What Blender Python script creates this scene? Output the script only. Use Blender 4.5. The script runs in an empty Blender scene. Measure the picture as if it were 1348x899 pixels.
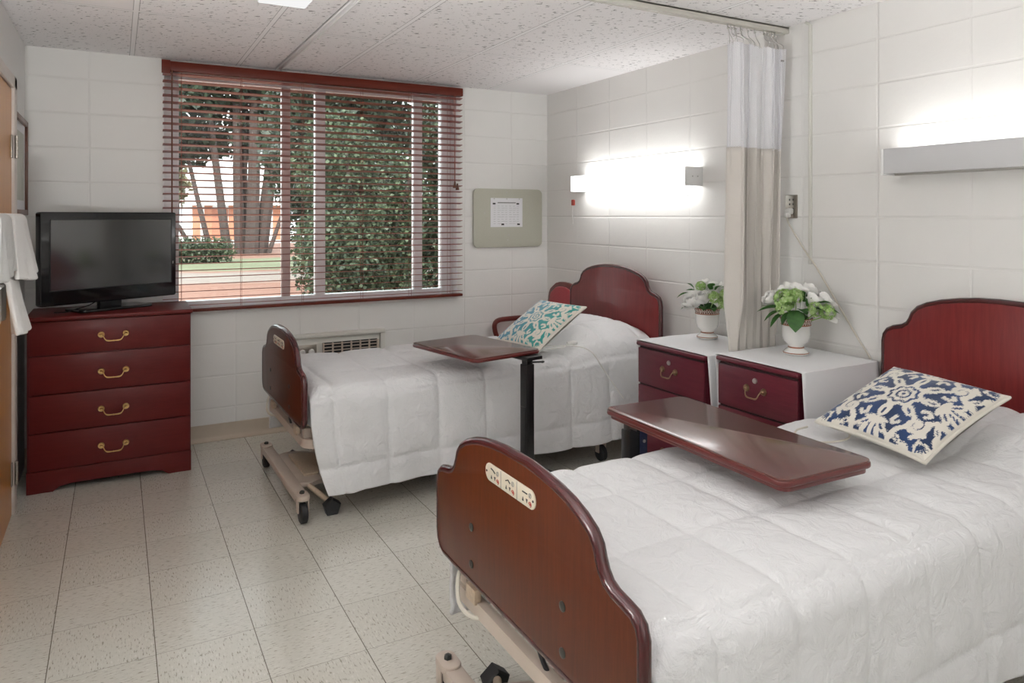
import bpy, bmesh, math, random
import numpy as np
from mathutils import Vector, Matrix, noise
random.seed(7)
rs = np.random.RandomState(11)
SC = bpy.context.scene
COL = SC.collection
PI = math.pi

# ------------------------------------------------------------------ materials
class N:
    """tiny node-tree builder"""
    def __init__(s, name):
        s.m = bpy.data.materials.new(name); s.m.use_nodes = True
        s.t = s.m.node_tree; s.t.nodes.clear()
        s.out = s.t.nodes.new('ShaderNodeOutputMaterial')
    def n(s, kind, **kw):
        nd = s.t.nodes.new('ShaderNode' + kind)
        for k, v in kw.items(): setattr(nd, k, v)
        return nd
    def l(s, a, b): s.t.links.new(a, b)
    def val(s, sock, v):
        if hasattr(v, 'is_linked') or isinstance(v, bpy.types.NodeSocket): s.l(v, sock)
        else: sock.default_value = v
    def math(s, op, a, b=0.0, c=0.0, clamp=False):
        nd = s.n('Math', operation=op, use_clamp=clamp)
        s.val(nd.inputs[0], a); s.val(nd.inputs[1], b); s.val(nd.inputs[2], c)
        return nd.outputs[0]
    def step(s, x, lo, hi, a=0.0, b=1.0):
        nd = s.n('MapRange', interpolation_type='SMOOTHSTEP')
        s.val(nd.inputs[0], x); nd.inputs[1].default_value = lo; nd.inputs[2].default_value = hi
        nd.inputs[3].default_value = a; nd.inputs[4].default_value = b
        return nd.outputs[0]
    def mix(s, f, a, b, blend='MIX'):
        nd = s.n('Mix', data_type='RGBA', blend_type=blend)
        s.val(nd.inputs[0], f)
        s.val(nd.inputs[6], a if isinstance(a, bpy.types.NodeSocket) else (*a[:3], 1))
        s.val(nd.inputs[7], b if isinstance(b, bpy.types.NodeSocket) else (*b[:3], 1))
        return nd.outputs[2]
    def pos(s):
        g = s.n('NewGeometry'); sp = s.n('SeparateXYZ'); s.l(g.outputs['Position'], sp.inputs[0])
        return g.outputs['Position'], sp.outputs[0], sp.outputs[1], sp.outputs[2]
    def obj(s):
        return s.n('TexCoord').outputs['Object']
    def noise(s, vec, scale, detail=3, rough=.5, stretch=None, dist=0.0):
        if stretch:
            mp = s.n('Mapping'); s.l(vec, mp.inputs[0]); mp.inputs['Scale'].default_value = stretch; vec = mp.outputs[0]
        nd = s.n('TexNoise'); s.l(vec, nd.inputs['Vector'])
        nd.inputs['Scale'].default_value = scale; nd.inputs['Detail'].default_value = detail
        nd.inputs['Roughness'].default_value = rough; nd.inputs['Distortion'].default_value = dist
        return nd.outputs[0]
    def bump(s, h, strength=.3, dist=.01, nrm=None):
        nd = s.n('Bump'); nd.inputs['Strength'].default_value = strength; nd.inputs['Distance'].default_value = dist
        s.l(h, nd.inputs['Height'])
        if nrm: s.l(nrm, nd.inputs['Normal'])
        return nd.outputs[0]
    def bsdf(s, col, rough=.5, metal=0.0, nrm=None, **kw):
        b = s.n('BsdfPrincipled')
        s.val(b.inputs['Base Color'], col if isinstance(col, bpy.types.NodeSocket) else (*col[:3], 1))
        s.val(b.inputs['Roughness'], rough); b.inputs['Metallic'].default_value = metal
        if nrm: s.l(nrm, b.inputs['Normal'])
        for k, v in kw.items():
            s.val(b.inputs[k.replace('_', ' ')], v)
        s.l(b.outputs[0], s.out.inputs[0])
        return b

def plain(name, col, rough=.5, metal=0.0, var=.06, scale=30, bump=.0, **kw):
    q = N(name); v = q.obj(); f = q.noise(v, scale, 3)
    c = q.mix(f, tuple(x * (1 - var) for x in col), tuple(min(1, x * (1 + var)) for x in col))
    nr = q.bump(q.noise(v, scale * 5, 2), bump, .002) if bump else None
    q.bsdf(c, rough, metal, nr, **kw); return q.m

def wood(name, c1, c2, stretch, rough=.3, scale=9, coat=.3, **kw):
    q = N(name); v = q.obj()
    g = q.noise(v, scale, 6, .65, stretch, .6); g2 = q.noise(v, scale * 3, 3, .6, stretch)
    f = q.math('ADD', q.math('MULTIPLY', g, .7), q.math('MULTIPLY', g2, .3))
    c = q.mix(q.step(f, .3, .7), c1, c2)
    q.bsdf(c, rough, 0, q.bump(g2, .04, .002), Coat_Weight=coat, Coat_Roughness=.12, **kw); return q.m

def emit(name, col, s):
    q = N(name); e = q.n('Emission'); e.inputs[0].default_value = (*col, 1); e.inputs[1].default_value = s
    q.l(e.outputs[0], q.out.inputs[0]); return q.m

def block_wall(name, axis, off):
    q = N(name); p, x, y, z = q.pos(); h = x if axis == 'x' else y
    dh = q.math('MULTIPLY', q.math('PINGPONG', q.math('DIVIDE', q.math('SUBTRACT', h, off), .4064), .5), .4064)
    dv = q.math('MULTIPLY', q.math('PINGPONG', q.math('DIVIDE', z, .2032), .5), .2032)
    wob = q.math('MULTIPLY', q.math('SUBTRACT', q.noise(p, 9, 2), .5), .004)
    mh = q.step(q.math('ADD', dh, wob), .0015, .0075)
    mv = q.step(q.math('ADD', dv, wob), .0015, .0075)
    # paint has filled some of the joints
    fill = q.step(q.noise(p, 1.7, 2), .38, .62)
    mh2 = q.math('MAXIMUM', mh, q.math('MULTIPLY', fill, .75)); mv2 = q.math('MAXIMUM', mv, q.math('MULTIPLY', fill, .3))
    j = q.math('MINIMUM', mh2, mv2)
    pit = q.noise(p, 60, 5, .65); lump = q.noise(p, 11, 2)
    hgt = q.math('ADD', q.math('ADD', j, q.math('MULTIPLY', pit, .16)), q.math('MULTIPLY', lump, .3))
    c = q.mix(q.noise(p, 3, 3), (.755, .745, .72), (.80, .79, .765))
    c = q.mix(q.math('MULTIPLY', q.math('SUBTRACT', 1, j), .12), c, (.55, .54, .51))
    q.bsdf(c, .42, 0, q.bump(hgt, .42, .006)); return q.m

def floor_mat():
    q = N('vinyl_tile'); p, x, y, z = q.pos(); T = .3048
    u = q.math('DIVIDE', q.math('SUBTRACT', x, .1119), T); v = q.math('DIVIDE', q.math('SUBTRACT', y, 2.303), T)
    du = q.math('MULTIPLY', q.math('PINGPONG', u, .5), T); dv = q.math('MULTIPLY', q.math('PINGPONG', v, .5), T)
    ju = q.step(du, .0005, .0022); jv = q.step(dv, .0004, .0016)
    odd = q.math('FLOORED_MODULO', q.math('ADD', q.math('FLOOR', u), q.math('FLOOR', v)), 2)
    a = q.noise(p, 40, 4, .6, (1, 4.5, 1)); b = q.noise(p, 40, 4, .6, (4.5, 1, 1))
    nz = q.math('ADD', q.math('MULTIPLY', a, odd), q.math('MULTIPLY', b, q.math('SUBTRACT', 1, odd)))
    cmb = q.n('CombineXYZ'); q.l(q.math('FLOOR', u), cmb.inputs[0]); q.l(q.math('FLOOR', v), cmb.inputs[1])
    wn = q.n('TexWhiteNoise', noise_dimensions='3D'); q.l(cmb.outputs[0], wn.inputs['Vector'])
    c = q.mix(wn.outputs[0], (.66, .645, .575), (.71, .695, .625))
    c = q.mix(q.step(nz, .56, .70), c, (.80, .78, .72))
    c = q.mix(q.step(nz, .44, .34), c, (.36, .34, .28))
    c = q.mix(q.math('MULTIPLY', q.step(q.noise(p, 1.3, 3), .45, .75), .25), c, (.50, .46, .38))
    jj = q.math('MULTIPLY', ju, q.math('ADD', q.math('MULTIPLY', jv, .65), .35))
    c = q.mix(q.math('SUBTRACT', 1, jj), c, (.15, .13, .10))
    r = q.math('ADD', .15, q.math('MULTIPLY', q.noise(p, 25, 4), .14))
    wav = q.noise(p, 7, 2); fine = q.noise(p, 140, 2)
    h = q.math('ADD', q.math('ADD', wav, q.math('MULTIPLY', fine, .06)), q.math('MULTIPLY', jj, .15))
    q.bsdf(c, r, 0, q.bump(h, .1, .012), Specular_IOR_Level=.5, Coat_Weight=.9, Coat_Roughness=.16); return q.m

def ceiling_mat():
    q = N('acoustic_tile'); p, x, y, z = q.pos()
    u = q.math('DIVIDE', q.math('SUBTRACT', x, .08), .605); v = q.math('DIVIDE', q.math('SUBTRACT', y, 3.845), 1.22)
    du = q.math('MULTIPLY', q.math('PINGPONG', u, .5), .605); dv = q.math('MULTIPLY', q.math('PINGPONG', v, .5), 1.22)
    cmb = q.n('CombineXYZ'); q.l(q.math('FLOOR', u), cmb.inputs[0]); q.l(q.math('FLOOR', v), cmb.inputs[1])
    # two plain replacement panels: by the right wall corner and near the left wall
    rot = q.n('Mapping'); q.l(p, rot.inputs[0]); rot.inputs['Rotation'].default_value = (0, 0, .5)
    f1 = q.noise(rot.outputs[0], 50, 2.5, .55, (.5, 1.3, 1)); f2 = q.noise(p, 100, 2)
    hole = q.math('MAXIMUM', q.step(f1, .625, .665), q.math('MULTIPLY', q.step(f2, .68, .72), .8))
    pl = q.math('MULTIPLY', q.math('GREATER_THAN', x, 2.5), q.math('GREATER_THAN', y, 3.845))
    pl2 = q.math('MULTIPLY', q.math('LESS_THAN', x, .08), q.math('LESS_THAN', y, 3.845))
    keep = q.math('SUBTRACT', 1, q.math('MAXIMUM', pl, pl2))
    hole = q.math('MULTIPLY', hole, keep)
    wn = q.n('TexWhiteNoise', noise_dimensions='3D'); q.l(cmb.outputs[0], wn.inputs['Vector'])
    c = q.mix(wn.outputs[0], (.86, .84, .84), (.89, .87, .87))
    c = q.mix(hole, c, (.16, .15, .15))
    bar = q.math('MINIMUM', du, dv)
    c = q.mix(q.step(bar, .013, .010), c, (.90, .89, .89))
    c = q.mix(q.math('MULTIPLY', q.step(q.math('ABSOLUTE', q.math('SUBTRACT', bar, .0125)), .0022, .0006), .75), c, (.2, .19, .19))
    h = q.math('ADD', q.math('MULTIPLY', hole, -1), q.step(bar, .014, .010))
    q.bsdf(c, .85, 0, q.bump(h, .5, .004)); return q.m

def mesh_net(name):
    q = N(name); v = q.obj(); sp = q.n('SeparateXYZ'); q.l(v, sp.inputs[0])
    uv = q.n('UVMap'); su = q.n('SeparateXYZ'); q.l(uv.outputs[0], su.inputs[0])
    a = q.math('ADD', q.math('MULTIPLY', su.outputs[0], 150), q.math('MULTIPLY', su.outputs[1], 90))
    b = q.math('SUBTRACT', q.math('MULTIPLY', su.outputs[0], 150), q.math('MULTIPLY', su.outputs[1], 90))
    d = q.math('MINIMUM', q.math('PINGPONG', a, .5), q.math('PINGPONG', b, .5))
    hole = q.step(d, .16, .30, 0, .42)
    tr = q.n('BsdfTransparent'); df = q.n('BsdfPrincipled'); df.inputs['Base Color'].default_value = (.86, .86, .88, 1)
    df.inputs['Roughness'].default_value = .8
    tl = q.n('BsdfTranslucent'); tl.inputs[0].default_value = (.86, .86, .88, 1)
    m0 = q.n('MixShader'); m0.inputs[0].default_value = .4; q.l(df.outputs[0], m0.inputs[1]); q.l(tl.outputs[0], m0.inputs[2])
    mx = q.n('MixShader'); q.l(hole, mx.inputs[0]); q.l(m0.outputs[0], mx.inputs[1]); q.l(tr.outputs[0], mx.inputs[2])
    q.l(mx.outputs[0], q.out.inputs[0]); return q.m

def glass_mat():
    q = N('window_glass'); tr = q.n('BsdfTransparent'); tr.inputs[0].default_value = (.93, .96, .95, 1)
    gl = q.n('BsdfGlossy'); gl.inputs['Roughness'].default_value = .02
    fr = q.n('Fresnel'); fr.inputs[0].default_value = 1.45
    mx = q.n('MixShader'); q.l(q.math('MULTIPLY', fr.outputs[0], .8), mx.inputs[0]); q.l(tr.outputs[0], mx.inputs[1]); q.l(gl.outputs[0], mx.inputs[2])
    q.l(mx.outputs[0], q.out.inputs[0]); return q.m

def attr_mat(name, rough=.85, bump=.25):
    q = N(name); a = q.n('VertexColor', layer_name='Col'); v = q.obj()
    w = q.noise(v, 420, 2)
    q.bsdf(a.outputs[0], rough, 0, q.bump(w, bump, .002), Sheen_Weight=.25); return q.m

def cloth(name, col, wr=.35, scale=14, rough=.85, fine=.2):
    q = N(name); v = q.obj()
    a = q.noise(v, scale, 5, .6, None, .8); b = q.noise(v, 500, 2)
    c = q.mix(a, tuple(x * .97 for x in col), col)
    nr = q.bump(a, wr, .02); nr = q.bump(b, fine, .001, nr)
    q.bsdf(c, rough, 0, nr, Sheen_Weight=.2); return q.m

def leaf_mat(name, c1, c2, scale=3):
    q = N(name); v = q.obj(); f = q.noise(v, scale, 3)
    g = q.n('NewGeometry')
    wn = q.math('ADD', q.math('MULTIPLY', f, .6), q.math('MULTIPLY', g.outputs['Random Per Island'], .4))
    c = q.mix(q.step(wn, .25, .75), c1, c2)
    b = q.bsdf(c, .5)
    tl = q.n('BsdfTranslucent'); q.l(c, tl.inputs[0])
    mx = q.n('MixShader'); mx.inputs[0].default_value = .3
    q.l(b.outputs[0], mx.inputs[1]); q.l(tl.outputs[0], mx.inputs[2]); q.l(mx.outputs[0], q.out.inputs[0]); return q.m

M = {}
M['wall_r'] = block_wall('painted_block_right', 'y', 1.651)
M['wall_b'] = block_wall('painted_block_back', 'x', .671)
M['plaster'] = plain('painted_plaster', (.78, .775, .76), .5, 0, .02, 8, .05)
M['floor'] = floor_mat(); M['ceil'] = ceiling_mat()
M['cove'] = plain('vinyl_cove_base', (.52, .44, .35), .4, 0, .08, 12)
M['dresser'] = wood('dresser_mahogany', (.100, .0065, .006), (.130, .010, .009), (1, 1, 9), .42, 7, .05, Specular_IOR_Level=.3)
M['dresser_dark'] = plain('shadow_gap_wood', (.02, .004, .004), .6)
M['foot'] = wood('footboard_mahogany', (.068, .0145, .0042), (.098, .0215, .006), (9, 9, .7), .36, 7, .08, Specular_IOR_Level=.35)
M['head'] = wood('headboard_mahogany', (.135, .010, .011), (.19, .017, .017), (9, 9, .6), .33, 7, .2, Specular_IOR_Level=.4)
M['trim'] = plain('maroon_edge_vinyl', (.055, .008, .009), .25, 0, .1, 20, 0, Coat_Weight=.3)
M['night'] = wood('nightstand_mahogany', (.095, .010, .020), (.125, .015, .027), (1, 1, 9), .34, 7, .15, Specular_IOR_Level=.35)
M['table'] = wood('tray_mahogany', (.080, .020, .015), (.115, .030, .022), (9, .8, 9), .24, 6, .6)
M['tedge'] = plain('tray_edge_vinyl', (.11, .012, .010), .3, 0, .1, 20, 0, Coat_Weight=.4)
M['blind'] = wood('blind_mahogany', (.20, .040, .025), (.27, .058, .036), (.6, 9, 9), .35, 7, .2)
M['headrail'] = wood('headrail_mahogany', (.11, .016, .008), (.15, .024, .012), (.6, 9, 9), .42, 7, .03, Specular_IOR_Level=.25)
M['chairwood'] = wood('chair_mahogany', (.10, .015, .012), (.15, .026, .02), (3, 3, 1), .3, 9, .3)
M['oak'] = wood('honey_oak', (.66, .26, .04), (.74, .33, .06), (9, 9, .5), .35, 4, .3)
M['pic_wood'] = wood('walnut_frame', (.10, .03, .015), (.16, .05, .025), (4, 4, 1), .35, 9, .2)
M['redfab'] = cloth('red_upholstery', (.42, .05, .06), .2, 60)
M['sheet'] = cloth('white_quilt_cotton', (.75, .75, .755), .6, 15)
M['linen'] = cloth('white_table_linen', (.80, .80, .81), .12, 7)
M['towel'] = cloth('white_terry', (.82, .81, .79), .3, 60, .95, .8)
M['towel2'] = cloth('shaded_terry', (.60, .60, .58), .3, 60, .95, .8)  # grey tone puts the shade on this towel into its colour
M['curtain'] = cloth('beige_curtain_cloth', (.62, .585, .54), .1, 25)
M['net'] = mesh_net('white_curtain_netting')
M['brass'] = plain('aged_brass', (.62, .42, .17), .3, 1.0, .2, 60)
M['bronze'] = plain('antique_bronze', (.32, .22, .13), .35, 1.0, .25, 60)
M['steel'] = plain('brushed_steel', (.55, .54, .52), .3, 1.0, .1, 40)
M['nickel'] = plain('plated_steel_plate', (.36, .33, .29), .35, 1.0, .15, 40)
M['black'] = plain('black_plastic', (.012, .012, .013), .28, 0, .1, 40)
M['rubber'] = plain('black_rubber', (.016, .016, .018), .6, 0, .2, 60, .2)
M['gloss'] = plain('piano_black', (.006, .006, .007), .08, 0, .05, 20)
M['screen'] = plain('dark_display_glass', (.012, .014, .017), .10, 0, .02, 5, 0, Specular_IOR_Level=1.0, IOR=1.75)
M['beige'] = plain('beige_enamel_steel', (.55, .46, .39), .35, 0, .06, 9)
M['bracket'] = plain('perforated_bracket_steel', (.60, .48, .36), .5, .3, .25, 90)
M['panelbeige'] = plain('ivory_control_plate', (.66, .60, .48), .4, 0, .04, 15)
M['ink'] = plain('black_print', (.015, .015, .016), .5)
M['redink'] = plain('red_print', (.45, .07, .05), .5)
M['greyink'] = plain('grey_print', (.25, .25, .24), .5)
M['bolt'] = plain('dark_bolt_cap', (.06, .065, .06), .4, .5, .15, 90)
M['white'] = plain('white_enamel', (.80, .80, .79), .35, 0, .02, 10)
M['frame_w'] = plain('white_window_aluminium', (.86, .85, .86), .35, 0, .02, 10)
M['frame_d'] = plain('shaded_window_aluminium', (.60, .48, .46), .4, 0, .04, 10)  # tint puts shade and the blind's reddish reflection into the sash aluminium
M['offwhite'] = plain('cream_enamel', (.66, .65, .60), .4, 0, .03, 10)
M['lampgrey'] = plain('grey_lamp_metal', (.56, .56, .565), .4, 0, .03, 6)
M['tack'] = plain('olive_tackboard_vinyl', (.49, .485, .405), .6, 0, .05, 120, .1)
M['paper'] = plain('white_paper', (.80, .80, .82), .7, 0, .01, 5)
M['porcelain'] = plain('white_porcelain', (.80, .79, .76), .12, 0, .02, 9, 0, Coat_Weight=.5)
M['copper'] = plain('copper_band', (.33, .12, .06), .3, .4, .2, 60)
M['petal'] = plain('white_petals', (.88, .87, .84), .6, 0, .03, 30)
M['hydr'] = leaf_mat('green_hydrangea', (.30, .52, .13), (.58, .74, .36), 30)
M['leaf'] = leaf_mat('dark_flower_leaves', (.02, .075, .02), (.07, .20, .04), 30)
M['glass'] = glass_mat()
M['cord'] = plain('cream_cord', (.62, .58, .50), .5)
M['cordw'] = plain('white_cord', (.76, .75, .72), .45)
M['cushblue'] = attr_mat('navy_ikat_cotton'); M['cushteal'] = attr_mat('teal_ikat_cotton')
M['cushback'] = cloth('natural_cushion_canvas', (.70, .66, .58), .1, 40)
M['navy'] = plain('navy_steel', (.03, .04, .10), .4, .2)
M['art'] = plain('pale_print', (.55, .56, .50), .6, 0, .18, 14)

def band_mat():
    q = N('painted_vase_band'); v = q.obj(); sp = q.n('SeparateXYZ'); q.l(v, sp.inputs[0])
    an = q.math('ARCTAN2', sp.outputs[1], sp.outputs[0])
    u = q.math('MULTIPLY', an, 16 / (2 * PI)); w = q.math('DIVIDE', q.math('SUBTRACT', sp.outputs[2], .138), .03)
    pu = q.math('PINGPONG', u, .5)
    e = q.math('ADD', q.math('POWER', q.math('DIVIDE', q.math('SUBTRACT', pu, .24), .2), 2), q.math('POWER', q.math('DIVIDE', q.math('SUBTRACT', w, .5), .42), 2))
    ring = q.step(q.math('ABSOLUTE', q.math('SUBTRACT', e, .6)), .42, .26)
    nz = q.step(q.noise(v, 160, 2), .5, .56)
    f = q.math('MAXIMUM', ring, q.math('MULTIPLY', nz, .6))
    c = q.mix(f, (.72, .66, .58), (.14, .035, .02)); q.bsdf(c, .2); return q.m
M['band'] = band_mat()

# ------------------------------------------------------------------ mesh building
class MB:
    def __init__(s): s.v = []; s.f = []; s.uv = None
    def add(s, vs, fs, mat=None):
        b = len(s.v)
        s.v += [tuple(mat @ Vector(p)) if mat is not None else tuple(p) for p in vs]
        s.f += [tuple(b + i for i in f) for f in fs]; return s
    def from_bm(s, bm, mat=None):
        bm.verts.index_update()
        s.add([v.co[:] for v in bm.verts], [[v.index for v in f.verts] for f in bm.faces], mat); bm.free(); return s
    def box(s, x0, y0, z0, x1, y1, z1, bev=0, seg=2, mat=None):
        bm = bmesh.new(); bmesh.ops.create_cube(bm, size=1)
        for v in bm.verts: v.co = Vector(((x0 + x1) / 2 + v.co.x * (x1 - x0), (y0 + y1) / 2 + v.co.y * (y1 - y0), (z0 + z1) / 2 + v.co.z * (z1 - z0)))
        if bev: bmesh.ops.bevel(bm, geom=bm.edges[:], offset=bev, segments=seg, affect='EDGES', profile=.5)
        return s.from_bm(bm, mat)
    def prism(s, pts, d0, d1, axis='x', bev=0, seg=2, mat=None):
        """2-D outline extruded along axis from d0 to d1; x: (y,z)  y: (x,z)  z: (x,y)"""
        def P(a, b, d): return {'x': (d, a, b), 'y': (a, d, b), 'z': (a, b, d)}[axis]
        bm = bmesh.new()
        lo = [bm.verts.new(P(a, b, d0)) for a, b in pts]; hi = [bm.verts.new(P(a, b, d1)) for a, b in pts]
        n = len(pts); f0 = bm.faces.new(lo); f1 = bm.faces.new(hi)
        for i in range(n): bm.faces.new((lo[i], lo[(i + 1) % n], hi[(i + 1) % n], hi[i]))
        bmesh.ops.recalc_face_normals(bm, faces=bm.faces[:])
        if bev:
            es = list({e for f in (f0, f1) for e in f.edges})
            bmesh.ops.bevel(bm, geom=es, offset=bev, segments=seg, affect='EDGES', profile=.5)
        return s.from_bm(bm, mat)
    def tube(s, path, r, n=10, closed=False, caps=True, mat=None, flat=1.0):
        P = [Vector(p) for p in path]; k = len(P); R = r if hasattr(r, '__len__') else [r] * k
        vs = []; fs = []; up = None
        for i in range(k):
            a = P[(i - 1) % k] if (closed or i) else P[0]; b = P[(i + 1) % k] if (closed or i < k - 1) else P[-1]
            t = (b - a).normalized()
            if up is None:
                up = t.orthogonal().normalized()
            up = (up - t * up.dot(t)); up = up.normalized() if up.length > 1e-6 else t.orthogonal().normalized()
            w = t.cross(up)
            for j in range(n):
                an = 2 * PI * j / n
                vs.append(P[i] + up * math.cos(an) * R[i] + w * math.sin(an) * R[i] * flat)
        for i in range(k if closed else k - 1):
            for j in range(n):
                a = i * n + j; b = i * n + (j + 1) % n; c = ((i + 1) % k) * n + (j + 1) % n; d = ((i + 1) % k) * n + j
                fs.append((a, b, c, d))
        if caps and not closed:
            fs.append(tuple(range(n - 1, -1, -1))); fs.append(tuple((k - 1) * n + j for j in range(n)))
        return s.add(vs, fs, mat)
    def cyl(s, p0, p1, r0, r1=None, n=20, mat=None):
        return s.tube([p0, p1], [r0, r0 if r1 is None else r1], n, mat=mat)
    def lathe(s, prof, c=(0, 0, 0), n=28, mat=None):
        vs = []; fs = []
        for r, z in prof:
            for j in range(n):
                a = 2 * PI * j / n; vs.append((c[0] + r * math.cos(a), c[1] + r * math.sin(a), c[2] + z))
        for i in range(len(prof) - 1):
            for j in range(n):
                fs.append((i * n + j, i * n + (j + 1) % n, (i + 1) * n + (j + 1) % n, (i + 1) * n + j))
        if prof[0][0] > 1e-4: fs.append(tuple(range(n - 1, -1, -1)))
        if prof[-1][0] > 1e-4: fs.append(tuple((len(prof) - 1) * n + j for j in range(n)))
        return s.add(vs, fs, mat)
    def ball(s, c, r, n=12, sq=(1, 1, 1), mat=None):
        bm = bmesh.new(); bmesh.ops.create_uvsphere(bm, u_segments=n, v_segments=max(6, n * 2 // 3), radius=1)
        for v in bm.verts: v.co = Vector((c[0] + v.co.x * r * sq[0], c[1] + v.co.y * r * sq[1], c[2] + v.co.z * r * sq[2]))
        return s.from_bm(bm, mat)
    def grid(s, P, mat=None):
        """P: array [nu][nv][3]"""
        P = np.asarray(P); nu, nv = P.shape[:2]
        s.add(P.reshape(-1, 3).tolist(), [(i * nv + j, (i + 1) * nv + j, (i + 1) * nv + j + 1, i * nv + j + 1) for i in range(nu - 1) for j in range(nv - 1)], mat); return s
    def build(s, name, mat, parent=None, smooth=True, ang=35, loc=None):
        me = bpy.data.meshes.new(name); me.from_pydata(s.v, [], s.f); me.update()
        me.materials.append(mat)
        if smooth:
            me.polygons.foreach_set('use_smooth', [True] * len(me.polygons))
            me.set_sharp_from_angle(angle=math.radians(ang))
        if True:
            bm = bmesh.new(); bm.from_mesh(me); bmesh.ops.recalc_face_normals(bm, faces=bm.faces[:]); bm.to_mesh(me); bm.free()
        o = bpy.data.objects.new(name, me); COL.objects.link(o)
        if parent is not None: o.parent = parent
        if loc: o.location = loc
        return o

def tag(o, label=None, cat=None, group=None, kind=None):
    if label: o['label'] = label
    if cat: o['category'] = cat
    if group: o['group'] = group
    if kind: o['kind'] = kind
    return o
def thing(name, label, cat, loc=(0, 0, 0), rz=0, group=None, rot=None):
    o = bpy.data.objects.new(name, None); COL.objects.link(o); o.location = loc
    o.rotation_euler = rot if rot else (0, 0, rz); o.empty_display_size = .1
    return tag(o, label, cat, group)
def struct(o): o['kind'] = 'structure'; return o
def rrect(x0, y0, x1, y1, r, n=5):
    pts = []
    for cx, cy, a0 in ((x1 - r, y1 - r, 0), (x0 + r, y1 - r, 90), (x0 + r, y0 + r, 180), (x1 - r, y0 + r, 270)):
        for i in range(n + 1):
            a = math.radians(a0 + 90 * i / n); pts.append((cx + r * math.cos(a), cy + r * math.sin(a)))
    return pts
def smooth_path(pts, n=6):
    """Catmull-Rom"""
    P = [Vector(p) for p in pts]; out = []
    for i in range(len(P) - 1):
        a = P[max(i - 1, 0)]; b = P[i]; c = P[i + 1]; d = P[min(i + 2, len(P) - 1)]
        for k in range(n):
            t = k / n
            out.append(.5 * ((2 * b) + (c - a) * t + (2 * a - 5 * b + 4 * c - d) * t * t + (3 * b - a - 3 * c + d) * t ** 3))
    out.append(P[-1]); return out

# ------------------------------------------------------------------ room shell
XL, XR, YB, YF, H = -.46, 3.03, 4.92, -1.7, 2.40
struct(MB().box(XL - .2, YF - .2, -.12, XR + .2, YB + .2, 0).build('floor', M['floor'], smooth=False))
struct(MB().box(XL - .2, YF - .2, H, XR + .2, YB + .2, H + .15).build('ceiling', M['ceil'], smooth=False))
OX0, OX1, OZ0, OZ1 = .25, 2.24, .825, 2.36
wb = MB().box(XL - .2, YB, 0, OX0, YB + .2, H).box(OX1, YB, 0, XR + .2, YB + .2, H).box(OX0, YB, 0, OX1, YB + .2, OZ0).box(OX0, YB, OZ1, OX1, YB + .2, H)
struct(wb.build('wall_back', M['wall_b'], smooth=False))
struct(MB().box(XR, YF - .2, 0, XR + .2, YB, H).build('wall_right', M['wall_r'], smooth=False))
struct(MB().box(XL - .2, YF - .2, 0, XL, YB, H).build('wall_left', M['plaster'], smooth=False))
struct(MB().box(XL, YF - .2, 0, XR, YF, H).build('wall_front', M['plaster'], smooth=False))
def cove(pts, axis, a, b, name):
    return struct(MB().prism(pts, a, b, axis).build(name, M['cove'], ang=50))
cove([(YB, 0), (YB - .03, 0), (YB - .03, .004), (YB - .012, .012), (YB - .005, .03), (YB - .005, .10), (YB, .104)], 'x', XL, XR, 'baseboard_back')
cove([(XR, 0), (XR - .03, 0), (XR - .03, .004), (XR - .012, .012), (XR - .005, .03), (XR - .005, .10), (XR, .104)], 'y', YF, YB - .03, 'baseboard_right')

# window unit
w = thing('window_1', None, None, (0, 0, 0)); struct(w)
f = MB()
for b in ((OX0, OZ0, .345, OZ1), (2.153, OZ0, OX1, OZ1), (.345, OZ0, 2.153, .882), (.345, 2.30, 2.153, OZ1)):
    f.box(b[0], 5.015, b[1], b[2], 5.085, b[3], .004)
f.build('window_frame', M['frame_w'], w)
MB().box(1.207, 5.02, .882, 1.276, 5.075, 2.30, .004).build('mullion', M['frame_w'], w)
MB().box(.981, 5.02, .882, 1.037, 5.07, 2.30, .004).box(.983, 5.012, 1.02, 1.0, 5.02, 1.08, .003).build('sash_stile', M['frame_d'], w)
MB().box(1.932, 5.02, .882, 1.999, 5.07, 2.30, .004).build('mullion', M['frame_w'], w)
for a, b in ((.345, .981), (1.037, 1.207), (1.276, 1.932), (1.999, 2.153)):
    MB().box(a, 5.043, .882, b, 5.048, 2.30).build('pane', M['glass'], w, smooth=False)
MB().box(OX0, 4.921, OZ0, OX0 + .006, 5.015, OZ1).build('jamb_liner', M['frame_w'], w, smooth=False)
MB().box(OX1 - .006, 4.921, OZ0, OX1, 5.015, OZ1).build('jamb_liner', M['frame_w'], w, smooth=False)
MB().box(OX0, 4.925, OZ0 - .012, OX1, 5.015, OZ0 + .004, .003).build('sill', M['frame_w'], w)

# door in left wall
d = thing('door_1', None, None, (0, 0, 0)); struct(d)
MB().box(XL, 3.05, 0, XL + .02, 4.15, 2.035, .003).build('door_leaf', M['oak'], d)
c = MB()
c.box(XL, 4.155, 0, XL + .032, 4.255, 2.10, .006).box(XL, 2.95, 0, XL + .032, 3.045, 2.10, .006).box(XL, 2.95, 2.04, XL + .032, 4.255, 2.10, .006)
c.build('door_casing', plain('door_casing_paint', (.66, .60, .55), .4), d)
for z in (.20, 1.02, 1.76):
    hb = MB().box(XL + .02, 4.115, z - .055, XL + .026, 4.15, z + .055, .002).box(XL + .032, 4.155, z - .055, XL + .037, 4.19, z + .055, .002)
    for k in range(5): hb.cyl((XL + .04, 4.152, z - .055 + k * .022), (XL + .04, 4.152, z - .055 + k * .022 + .020), .0075, n=10)
    hb.build('hinge', M['nickel'], d)

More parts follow.
